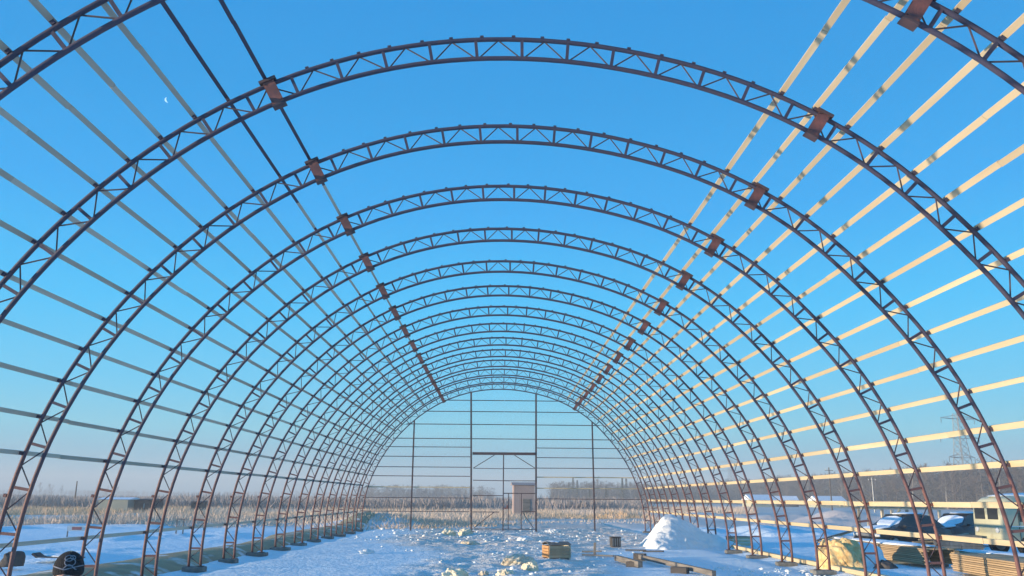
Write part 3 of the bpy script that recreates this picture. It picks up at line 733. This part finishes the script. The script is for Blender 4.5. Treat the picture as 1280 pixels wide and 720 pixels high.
for x in (-1.25, 1.3):
    for y in (-.86, .86): wheel(van, x, y, .38, .22)
lump('roof_snow', (0, 0, 2.22), (2.0, .72, .13), M_SNOWC, 65, van, sub=5, rough=.1).rotation_euler = (0, 0, 0)

# ------------------------------------------------------------------ small things left of the hangar
gp = thing('goal_frame', 'small dark goal-like frame of two posts and a bar on the left snowfield', 'frame', (-15.9, 43.5, g1(-15.9, 43.5)), R(6))
for x in (-.16, .16): MB().beam((x, 0, 0), (x, 0, .66), .05, .05).build('post', M_GREY, gp)
MB().beam((-.2, 0, .68), (.2, 0, .68), .05, .05).build('crossbar', M_GREY, gp)
sg = thing('barrier_board', 'small red and white board standing on the left snowfield', 'barrier', (-21.3, 44.4, g1(-21.3, 44.4)), R(10))
for x in (-.42, .42): MB().box((x, 0, .25), (.05, .05, .55)).build('leg', M_GREY, sg)
MB().box((0, -.03, .42), (.85, .03, .26)).build('board', M_WHITE, sg)
MB().box((.0, -.055, .42), (.45, .015, .14)).build('red_panel', M_RED, sg)
sh = thing('bent_sheet', 'dark thin metal sheet lying tilted on snow above the dark hat', 'sheet', (-13.5, 27.0, g1(-13.5, 27.0)+.16), R(3))
MB().box((0, 0, 0), (1.25, .5, .03), Matrix.Rotation(.03, 3, 'Y')).build('sheet', M_DARK, sh)
MB().box((-.66, 0, .06), (.18, .5, .05), Matrix.Rotation(.6, 3, 'Y')).build('bent_edge', M_DARK, sh)
lump('snow_cover', (.05, .1, .02), (.58, .3, .07), M_SNOWC, 67, sh, sub=3).rotation_euler = (0, 0, 0)
tag(lump('dark_boulder', (-13.6, 24.6, g1(-13.6, 24.6)+.2), (.28, .25, .30), M_DARK, 68, sub=4), 'dark rounded stump-like boulder in snow at the left edge', 'boulder')

# ------------------------------------------------------------------ person with the dark hat
pr = thing('person', 'person in black knitted hat with grey line emblem and black jacket, lower left corner', 'person', (-3.48, 6.5, -.06), R(12))
def skin_body(name, verts, edges, radii, m, parent, sub=2):
    me = bpy.data.meshes.new(name); me.from_pydata(verts, edges, []); me.materials.append(m)
    o = bpy.data.objects.new(name, me); COL.objects.link(o); o.parent = parent
    sk = o.modifiers.new('skin', 'SKIN'); ss = o.modifiers.new('sub', 'SUBSURF'); ss.levels = sub; ss.render_levels = sub; sk.use_smooth_shade = True
    for i, r in enumerate(radii): me.skin_vertices[0].data[i].radius = r if isinstance(r, tuple) else (r, r)
    me.skin_vertices[0].data[0].use_root = True
    return o
bv = [(0, .0, .82), (0, .0, .98), (0, .01, 1.14), (0, .0, 1.24), (0, -.01, 1.32),
      (.10, 0, .80), (.11, -.02, .44), (.12, .0, .10), (.13, -.10, .05), (-.10, 0, .80), (-.11, .0, .44), (-.12, .02, .10), (-.13, -.08, .05),
      (.17, 0, 1.20), (.25, .0, .98), (.24, -.08, .78), (-.17, 0, 1.20), (-.25, .0, .98), (-.24, -.08, .78)]
be = [(0,1),(1,2),(2,3),(3,4),(0,5),(5,6),(6,7),(7,8),(0,9),(9,10),(10,11),(11,12),(3,13),(13,14),(14,15),(3,16),(16,17),(17,18)]
brd = [(.16,.12),(.15,.12),(.17,.13),(.13,.11),(.055,.055),(.10,.10),(.075,.075),(.055,.055),(.05,.045),(.10,.10),(.075,.075),(.055,.055),(.05,.045),(.085,.085),(.065,.065),(.05,.05),(.085,.085),(.065,.065),(.05,.05)]
skin_body('body', bv, be, brd, M_JACK, pr)
for s in (-1, 1):
    # hands: palm + five fingers
    px_, py_, pz_ = s*.24, -.10, .72
    hv = [(px_, py_+.01, pz_+.05), (px_, py_, pz_)]; he = [(0, 1)]; hr = [(.030, .022), (.038, .020)]
    for k, (dx, ln) in enumerate(((-.028, .060), (-.010, .068), (.010, .064), (.027, .050))):
        i = len(hv); hv += [(px_+dx*s, py_-.006, pz_-.04), (px_+dx*1.1*s, py_-.016, pz_-.04-ln*.55), (px_+dx*1.1*s, py_-.002, pz_-.04-ln)]
        he += [(1, i), (i, i+1), (i+1, i+2)]; hr += [.009, .0085, .007]
    i = len(hv); hv += [(px_-.035*s, py_-.02, pz_+.0), (px_-.045*s, py_-.035, pz_-.035)]; he += [(0, i), (i, i+1)]; hr += [.010, .008]
    skin_body('hand', hv, he, hr, M_SKIN, pr, 1)
def ellip(name, c, r, m, parent, fn=None, seg=32, rings=20):
    bm = bmesh.new(); bmesh.ops.create_uvsphere(bm, u_segments=seg, v_segments=rings, radius=1)
    for v in bm.verts:
        q = v.co.copy()
        if fn: q = fn(q)
        v.co = Vector((c[0]+q.x*r[0], c[1]+q.y*r[1], c[2]+q.z*r[2]))
    me = bpy.data.meshes.new(name); bm.to_mesh(me); bm.free(); me.materials.append(m)
    me.polygons.foreach_set('use_smooth', [True]*len(me.polygons)); o = bpy.data.objects.new(name, me); COL.objects.link(o); o.parent = parent; return o
HC = (0, -.03, 1.44)
def headfn(q):
    q = q.copy()
    if q.z < 0: q.x *= 1-.28*q.z*q.z; q.y = q.y*(1-.12*q.z*q.z) - .10*q.z*q.z
    if q.y < -.5 and abs(q.x) < .22 and -.35 < q.z < .25: q.y -= .16*(1-abs(q.x)/.22)*(1-abs(q.z+.12)/.4)
    return q
hd = ellip('head', HC, (.080, .098, .118), M_SKIN, pr, headfn)
for s in (-1, 1):
    ellip('eye', (s*.030, -.122, 1.448), (.013, .008, .008), M_WHITE, hd); ellip('ear', (s*.083, -.02, 1.43), (.012, .022, .032), M_SKIN, hd)
ellip('mouth', (0, -.128, 1.382), (.025, .006, .007), mat('lips', (.38, .13, .11), rough=.5), hd)
def hatfn(q):
    q = q.copy()
    if q.z < -.15: q.z = -.15 - (-.15-q.z)*.55
    w = 1+.06*max(0, -q.z)
    return Vector((q.x*w, q.y*w, q.z))
HTC = Vector((0, -.015, 1.492)); HTR = (.102, .116, .125)
hat = ellip('knitted_hat', HTC, HTR, M_HAT, pr, hatfn)
def onhat(az, el, k=1.015):
    q = hatfn(Vector((sin(az)*cos(el), -cos(az)*cos(el), sin(el))))
    return Vector((HTC.x+q.x*HTR[0]*k, HTC.y+q.y*HTR[1]*k, HTC.z+q.z*HTR[2]*k))
band = MB()
band.tube([onhat(R(a), R(2+10*abs(sin(R(a*1.2)))), 1.01) for a in range(-80, 81, 8)], .0042, 6); band.build('emblem_line', M_HATL, hat)
for ca, ce, ra in ((12, 40, 15), (18, 26, 17), (30, 42, 10)):
    MB().tube([onhat(R(ca+1.25*ra*cos(t)), R(ce+ra*sin(t)*.75), 1.01) for t in np.linspace(0, 2*pi, 22)], .0038, 6, cap=False).build('emblem_ring', M_HATL, hat)
MB().tube([onhat(R(a), R(9+8*sin(R(a*6))), 1.01) for a in range(-5, 45, 4)], .004, 6).build('emblem_line', M_HATL, hat)
hood = ellip('hood', (0, .055, 1.33), (.145, .11, .10), M_JACK, pr)

# ------------------------------------------------------------------ far things: sheds, houses, pylons, poles
def shed(name, loc, rz, w, d, h, rh, mw, mr, label, nwin=0, cat='shed'):
    t = thing(name, label, cat, loc, rz)
    MB().box((0, 0, h/2-.2), (w, d, h+.4)).build('wall', mw, t)
    v = [(-w/2-.2, -d/2-.2, h), (w/2+.2, -d/2-.2, h), (w/2+.2, d/2+.2, h), (-w/2-.2, d/2+.2, h), (-w/2-.2, 0, h+rh), (w/2+.2, 0, h+rh)]
    mesh_obj('roof', v, [(0,1,5,4),(2,3,4,5),(0,4,3),(1,2,5),(0,3,2,1)], mr, t)
    for i in range(nwin):
        x = -w/2+(i+.5)*w/nwin
        f_ = MB().box((x, -d/2-.03, h*.55), (w/nwin*.45, .06, h*.36)).build('window', M_GLASS, t)
        MB().box((x, -d/2-.05, h*.55), (.07, .08, h*.36)).build('frame', M_WHITE, f_)
    return t
shed('low_shed', (-46.5, 108, -.1), R(-4), 3.6, 3, 1.6, .25, M_CREAMT, M_SNOWC, 'pale green low shed on the far left field', 0)
shed('dark_shed', (-43.3, 109, -.1), R(-4), 2.5, 2.4, 1.55, .15, M_DARK, M_DARK, 'dark shed right of the pale green one on the left field', 1)
shed('dark_shed', (-38.2, 112, -.1), R(-3), 1.2, 2, 1.3, .15, M_DARK, M_DARK, 'small dark hut behind the fourth arch on the left field')
shed('tall_shed', (2.45, 96, -.1), R(2), 2.3, 2.4, 3.45, .30, M_BRICK, M_BRICK, 'tall narrow pinkish-brown shed seen through the gate opening', 0, 'shed')
ts_ = bpy.data.objects['tall_shed']
for k in range(11): MB().box((-1.05+k*.21, -1.225, 1.7), (.17, .05, 3.4)).build('wall_board', M_BRICK, ts_)
d_ = MB().box((.25, -1.27, 1.0), (.8, .05, 2.0)).build('door', M_GREY, ts_); MB().box((.55, -1.31, 1.0), (.05, .04, .16)).build('handle', M_METAL, d_)
shed('far_house', (78, 262, -.1), R(10), 8, 6, 2.0, 1.6, M_CREAM, M_SNOWC, 'low house with sunlit snowy roof right of the pile', 3, 'house')
shed('far_house', (88, 272, -.1), R(-6), 9, 6, 2.0, 1.3, M_DARK, M_SNOWC, 'dark-walled house between two lit snowy roofs', 3, 'house')
shed('far_house', (97, 258, -.1), R(8), 9, 6, 1.8, 1.5, M_CREAM, M_SNOWC, 'rightmost low far house under the dark wood', 3, 'house')
def pylon(label, loc, rz=0):
    t = thing('power_pylon', label, 'pylon', loc, rz, 'lattice power pylons')
    H_ = 27.0
    def w_at(z): return 2.6-1.5*min(z/20., 1) - .25*max(0, (z-20)/7)
    leg = lambda sx, sy_: MB().tube([(sx*w_at(z), sy_*w_at(z), z) for z in (0, 10, 20, H_)], .11, 5)
    for sx in (-1, 1):
        for sy_ in (-1, 1): leg(sx, sy_).build('leg', M_METAL, t)
    lat = MB(); zs = [0, 3.4, 6.4, 9.2, 11.8, 14.2, 16.4, 18.4, 20.2, 22, 23.8, 25.4, H_]
    for a, b in zip(zs, zs[1:]):
        wa, wb_ = w_at(a), w_at(b)
        for s in (-1, 1):
            for q in (-1, 1):
                lat.tube([(q*wa, s*wa, a), (-q*wb_, s*wb_, b)], .055, 4); lat.tube([(s*wa, q*wa, a), (s*wb_, -q*wb_, b)], .055, 4)
            lat.tube([(-wb_, s*wb_, b), (wb_, s*wb_, b)], .055, 4)
    lat.build('lattice', M_METAL, t)
    for z, L_ in ((25.4, 6.5), (19.8, 7.5), (14.2, 5.0)):
        arm = MB()
        for s in (-1, 1):
            for y in (-.8, .8): arm.tube([(s*.8, y, z), (s*L_, 0, z+.15)], .09, 4); arm.tube([(s*.8, y, z+1.1), (s*L_, 0, z+.2)], .06, 4)
            for q in (.35, .6, .8): arm.tube([(s*L_*q, -.6*(1-q), z+.05), (s*L_*q, .6*(1-q), z+1.1*(1-q)+.1)], .05, 4)
        a_ = arm.build('crossarm', M_METAL, t)
        for s in (-1, 1): MB().tube([(s*L_, 0, z+.1), (s*L_, 0, z-1.3)], .08, 5).build('insulator', M_DARK, a_)
    return t
pylon('tall lattice power pylon standing before the dark wood on the right', (134.5, 250, 0), R(20))
pylon('distant lattice pylon above the lit snowy house roofs', (150, 560, 0), R(20))
for (x, y, h, lb) in ((57, 150, 7.6, 'thin wooden pole against the left part of the dark wood'), (66.5, 155, 6.0, 'pale lamp pole right of the thin wooden pole'), (-72, 150, 4.4, 'lone pole on the left horizon')):
    t = thing('utility_pole', lb, 'pole', (x, y, -.1))
    MB().tube([(0, 0, 0), (0, 0, h)], [.13, .09], 8).build('shaft', M_BARK if y == 150 else M_METAL, t)
    if x < 0: continue
    MB().beam((-.7, 0, h-.5), (.7, 0, h-.5), .1, .1).build('crossarm', M_BARK, t)
    for xx in (-.6, .6): MB().tube([(xx, 0, h-.45), (xx, 0, h-.2)], .05, 6).build('insulator', M_WHITE, t)

# ------------------------------------------------------------------ vegetation
ORDW = 'first second third fourth fifth sixth seventh eighth ninth tenth eleventh twelfth thirteenth fourteenth fifteenth sixteenth seventeenth eighteenth nineteenth twentieth twenty-first twenty-second twenty-third twenty-fourth'.split()

def twig_blades(rs, base, n, spread, length, width):
    """thin triangles; base (k,3) anchor points"""
    i = rs.randint(0, len(base), n); b = base[i]
    d = rs.normal(size=(n, 3))*np.array([1, 1, .7])+np.array([0, 0, .55]); d /= np.linalg.norm(d, axis=1)[:, None]
    L = length*rs.uniform(.5, 1.2, (n, 1)); s = np.cross(d, rs.normal(size=(n, 3))); s /= np.linalg.norm(s, axis=1)[:, None]
    b = b+rs.normal(size=(n, 3))*spread
    V = np.stack([b-s*width, b+s*width, b+d*L], 1).reshape(-1, 3)
    F = np.arange(3*n).reshape(-1, 3)
    return V, F
def bare_tree_geo(seed, h, ntw=420):
    rs = np.random.RandomState(seed); mb = MB(); anchors = []
    lean = rs.normal(0, .02, 2)
    pts = [Vector((lean[0]*z+.12*sin(z*.7+seed), lean[1]*z, z)) for z in np.linspace(0, h*.95, 7)]
    mb.tube(pts, [h*.014*(1-.85*i/6) for i in range(7)], 5)
    for k in range(16):
        t = rs.uniform(.28, .97); p = pts[min(int(t*6), 5)].lerp(pts[min(int(t*6)+1, 6)], (t*6) % 1)
        a = rs.uniform(0, 2*pi); L = h*.28*(1.15-t)*rs.uniform(.7, 1.3)+h*.04
        d = Vector((cos(a), sin(a), rs.uniform(.6, 1.4))).normalized()
        q = p+d*L*.55; e = q+Vector((d.x, d.y, d.z+.5)).normalized()*L*.5
        mb.tube([p, q, e], [h*.005, h*.0032, h*.0012], 3, cap=False)
        for u in np.linspace(.2, 1, 6): anchors.append(p.lerp(q, u)); anchors.append(q.lerp(e, u))
    V, F = twig_blades(rs, np.array([a[:] for a in anchors]), ntw, h*.012, h*.075, h*.0028)
    return mb, V, F
def conifer_geo(seed, h):
    rs = np.random.RandomState(seed); mb = MB(); mb.tube([(0, 0, 0), (0, 0, h*.97)], [h*.014, h*.002], 5)
    Vs = []; n = 620
    t = rs.uniform(.10, 1, n)**.8; r = (1-t)*h*.19*rs.uniform(.35, 1.1, n)+.05; a = rs.uniform(0, 2*pi, n)
    c = np.stack([r*np.cos(a), r*np.sin(a), t*h - r*.25], 1)
    out = np.stack([np.cos(a), np.sin(a), -.45+0*a], 1); s = np.stack([-np.sin(a), np.cos(a), 0*a], 1)
    L = h*.05*rs.uniform(.6, 1.3, (n, 1)); w = h*.018*rs.uniform(.6, 1.3, (n, 1))
    V = np.stack([c-out*L-s*w, c-out*L*.5+s*w*1.2, c+out*L], 1).reshape(-1, 3)
    return mb, V, np.arange(3*n).reshape(-1, 3)
def make_tree_proto(kind, seed, h):
    mb, V, F = (bare_tree_geo(seed, h) if kind == 'bare' else conifer_geo(seed, h))
    r = bpy.data.objects.new('bare_tree' if kind == 'bare' else 'conifer_tree', None); COL.objects.link(r)
    mb.build('trunk', M_BIRCH if (kind == 'bare' and seed % 3 == 0) else M_BARK, r)
    np_mesh('crown', V, F, M_TWIG if kind == 'bare' else M_CONI, r)
    return r
protos = {'bare': [make_tree_proto('bare', s, 10.0) for s in (1, 2, 3, 4, 6)], 'con': [make_tree_proto('con', s, 10.0) for s in (11, 12, 13)]}
ptrees = {k: [proto_tree(o) for o in v] for k, v in protos.items()}
used = set()
def put_tree(kind, i, loc, h, label, group):
    key = (kind, i % len(protos[kind])); root, tr = protos[kind][key[1]], ptrees[kind][key[1]]
    if key in used: o = dup(tr)
    else: used.add(key); o = root
    o.location = loc; s = h/10.0; o.scale = (s*random.uniform(.9, 1.3), s*random.uniform(.9, 1.3), s); o.rotation_euler = (0, 0, random.uniform(0, 6.28))
    tag(o, label, 'tree', group)
# middle right clump, seen between the gate and the right arches
n_ = 0
cn = {True: 0, False: 0}
for i in range(24):
    y = random.uniform(330, 400); u = .062 + .108*i/23
    x = u*y; pk = max(math.exp(-((i-5)/1.7)**2), math.exp(-((i-18)/1.8)**2), .8*math.exp(-((i-11)/1.4)**2))
    con = (i % 4 == 1) or (pk > .7 and i % 2 == 0)
    cn[con] += 1
    h = 7.0 + 3.6*pk + random.uniform(-.7, .8)
    put_tree('con' if con else 'bare', i, (x, y, -.1), h, ('%s dark conifer from the left in the far clump right of the gate' if con else '%s bare tree from the left in the far clump right of the gate') % ORDW[cn[con]-1],
             'conifers of the far clump right of the gate' if con else 'bare trees of the far clump right of the gate')
for i in range(16):
    y = random.uniform(420, 500); u = -.145 + .135*i/15
    h = 6.5+random.uniform(-1.2, 2.2)
    put_tree('bare', i+2, (u*y, y, -.1), h, '%s hazy bare tree from the left on the skyline left of the gate' % ORDW[i], 'bare trees on the skyline left of the gate')
for i in range(10):
    y = 640; put_tree('bare', i, (-345+i*4.5+random.uniform(-2, 2)+ (0 if i < 7 else 30), y, -.1), 9+2.2*math.exp(-((i-3)/2.)**2), '%s small bare tree from the left on the far left horizon' % ORDW[i], 'bare trees on the far left horizon')
for i in range(24):
    y = 425 - 240*(i/23)**.8; x = 112 + random.uniform(-4, 2)
    put_tree('bare', i, (x, y, -.1), random.uniform(8.5, 12.0), '%s bare tree from the left along the dark wood behind the yard' % ORDW[i], 'bare trees at the edge of the right wood')
# masses
def tree_mass(name, spots, seed, m, label, twk=1.0, con=.2):
    rs = np.random.RandomState(seed); Vs, Fs = [], []; o = 0
    lib = [np_lib(k) for k in range(4)]
    for (x, y, h) in spots:
        V, F = lib[rs.randint(4)]; a = rs.rand()*6.28; s = h/10.
        v = V.copy()*s*np.array([rs.uniform(1.1, 1.7), rs.uniform(1.1, 1.7), 1.0]); v = np.stack([v[:, 0]*cos(a)-v[:, 1]*sin(a), v[:, 0]*sin(a)+v[:, 1]*cos(a), v[:, 2]], 1)
        Vs.append(v+np.array([x, y, -.1])); Fs.append(F+o); o += len(v)
    ob = np_mesh(name, np.concatenate(Vs), np.concatenate(Fs), m); ob['kind'] = 'stuff'; tag(ob, label, 'wood'); return ob
_libc = {}
def np_lib(k):
    if k in _libc: return _libc[k]
    rs = np.random.RandomState(200+k); n = 260
    z = rs.uniform(.0, 10, n); r = 1.9*np.sqrt(np.clip(1-((z-5.5)/5.2)**2, 0.02, 1))*rs.uniform(.2, 1, n); a = rs.uniform(0, 6.28, n)
    c = np.stack([r*np.cos(a), r*np.sin(a), z*.96], 1)
    V, F = twig_blades(rs, c, n, .1, 1.3, .055)
    tv, tf = tube_vf([(0, 0, 0), (.1, 0, 5), (0, .1, 9.6)], [.14, .1, .02], 3, cap=False)
    tv = np.array(tv); tf = np.array([[q[0], q[1], q[2]] for q in tf]+[[q[0], q[2], q[3]] for q in tf])
    _libc[k] = (np.concatenate([V, tv]), np.concatenate([F, tf+len(V)])); return _libc[k]
sp = []
for i in range(1500):
    y = 175+520*random.random()**1.1; x = random.uniform(113, 165) + (0.0)
    sp.append((x, y, random.uniform(9.0, 12.0)))
tree_mass('far_wood', sp, 1, M_WOOD, 'dense dark leafless wood filling the skyline on the right')
sp = [(random.uniform(-.16, -.005)*y_, y_, random.choice((3, 4, 5, 6.5, 8.5))) for y_ in [random.uniform(430, 620) for _ in range(420)]]
sp += [(random.uniform(.06, .24)*y_, y_, random.choice((4, 5, 6, 7, 8.5, 9.5))) for y_ in [random.uniform(360, 480) for _ in range(420)]]
sp += [(random.uniform(-.85, -.12)*y_, y_, random.uniform(5.0, 8.5)) for y_ in [random.uniform(900, 1100) for _ in range(900)]]
tree_mass('horizon_scrub', sp, 2, M_WOOD, 'low hazy belt of scrub and far woodland along the horizon')
# dry reeds
def reeds():
    rs = np.random.RandomState(3); N = 210000
    y = 58+rs.rand(N)**1.5*170; x = rs.uniform(-1, .42, N)*(y*.70)
    start = 60+12*sstep(-4, 12, x)+4*np.sin(x*.25)+30*(fbm(x*.10, y*.02+2)-.5)+16*rs.rand(N)**2
    d = fbm(x*.09+4, y*.07, 4)
    keep = (y > start) & (d > .40+.10*(rs.rand(N)-.5)) & ~((x > 16) & (y < 120)); x, y = x[keep], y[keep]; n = len(x)
    h = (.22+.55*fbm(x*.11+7, y*.11, 3)) * rs.uniform(.4, 1.35, n)*np.clip((y-start[keep])/14+.35, .35, 1.3)
    z = gh(x, y)-.05; a = rs.uniform(0, pi, n); w = rs.uniform(.02, .06, n)
    ln = rs.normal(0, .38, (n, 2))*h[:, None]
    A = np.stack([x-w*np.cos(a), y-w*np.sin(a), z], 1); B = np.stack([x+w*np.cos(a), y+w*np.sin(a), z], 1); C = np.stack([x+ln[:, 0], y+ln[:, 1], z+h], 1)
    o = np_mesh('dry_reeds', np.stack([A, B, C], 1).reshape(-1, 3), np.arange(3*n).reshape(-1, 3), M_REED)
    o['kind'] = 'stuff'; tag(o, 'band of dry tan reeds and weeds beyond the hangar', 'reeds')
reeds()
def field_scrub():
    rs = np.random.RandomState(8); N = 150000
    y = 140+rs.rand(N)**1.4*520; x = rs.uniform(-.80, .17, N)*y; d = fbm(x*.03+14, y*.012, 4)
    keep = (d > .40+.08*rs.randn(N)); x, y = x[keep], y[keep]; n = len(x)
    h = (.5+2.6*np.maximum(fbm(x*.035+3, y*.03, 4)-.30, 0)*2)*rs.uniform(.5, 1.2, n); a = rs.uniform(0, pi, n); w = rs.uniform(.08, .25, n)*(y/300+.5)
    ln = rs.normal(0, .35, (n, 2))*h[:, None]; z = -.12
    A = np.stack([x-w*np.cos(a), y-w*np.sin(a), z+0*x], 1); B = np.stack([x+w*np.cos(a), y+w*np.sin(a), z+0*x], 1); C = np.stack([x+ln[:, 0], y+ln[:, 1], z+h], 1)
    o = np_mesh('field_scrub', np.stack([A, B, C], 1).reshape(-1, 3), np.arange(3*n).reshape(-1, 3), mat('winter_scrub', (.27, .23, .22), (.44, .35, .30), .03, .95))
    o['kind'] = 'stuff'; tag(o, 'low brown winter scrub covering the far field', 'scrub')
field_scrub()

# ------------------------------------------------------------------ moon
def moon():
    v = []; n = 24; r = 4.2
    for i in range(n+1):
        t = -pi/2+pi*i/n; v.append((-r*cos(t), 0, r*sin(t)))
    for i in range(n+1):
        t = -pi/2+pi*i/n; v.append((-r*.45*cos(t), 0, r*sin(t)*.98))
    v2 = [(a, .6, c) for a, b, c in v]; m_ = len(v); f = []
    for i in range(n): f += [(i, i+1, n+1+i+1, n+1+i), (m_+i, m_+n+1+i, m_+n+2+i, m_+i+1), (i, m_+i, m_+i+1, i+1), (n+1+i, n+2+i, m_+n+2+i, m_+n+1+i)]
    o = mesh_obj('crescent_moon', v, [q for q in f if max(q) < m_], mat_moon())
    o.location = (-1271, 3000, 1466); o.scale = (2.7, 2.7, 2.7); o.rotation_euler = (0, R(-18), R(23))
    tag(o, 'tiny pale crescent moon in blue sky between the two nearest left arches', 'moon')
moon()

# ------------------------------------------------------------------ frosty air
HZ = 1.0
hz = MB().box((0, 600, 13.9), (2600, 1300, 30.6)).build('haze', M_SNOWC); hz['kind'] = 'stuff'
hm = bpy.data.materials.new('frosty_air'); hm.use_nodes = True; hn = hm.node_tree.nodes
hn.remove(hn['Principled BSDF']); pv = hn.new('ShaderNodeVolumePrincipled'); hm.node_tree.links.new(pv.outputs[0], hn['Material Output'].inputs['Volume'])
pv.inputs['Color'].default_value = (0.86, 0.90, 0.95, 1); pv.inputs['Density'].default_value = 0.0013*HZ
hz.data.materials.clear(); hz.data.materials.append(hm); hz['label'] = 'thin frosty haze over the whole site'
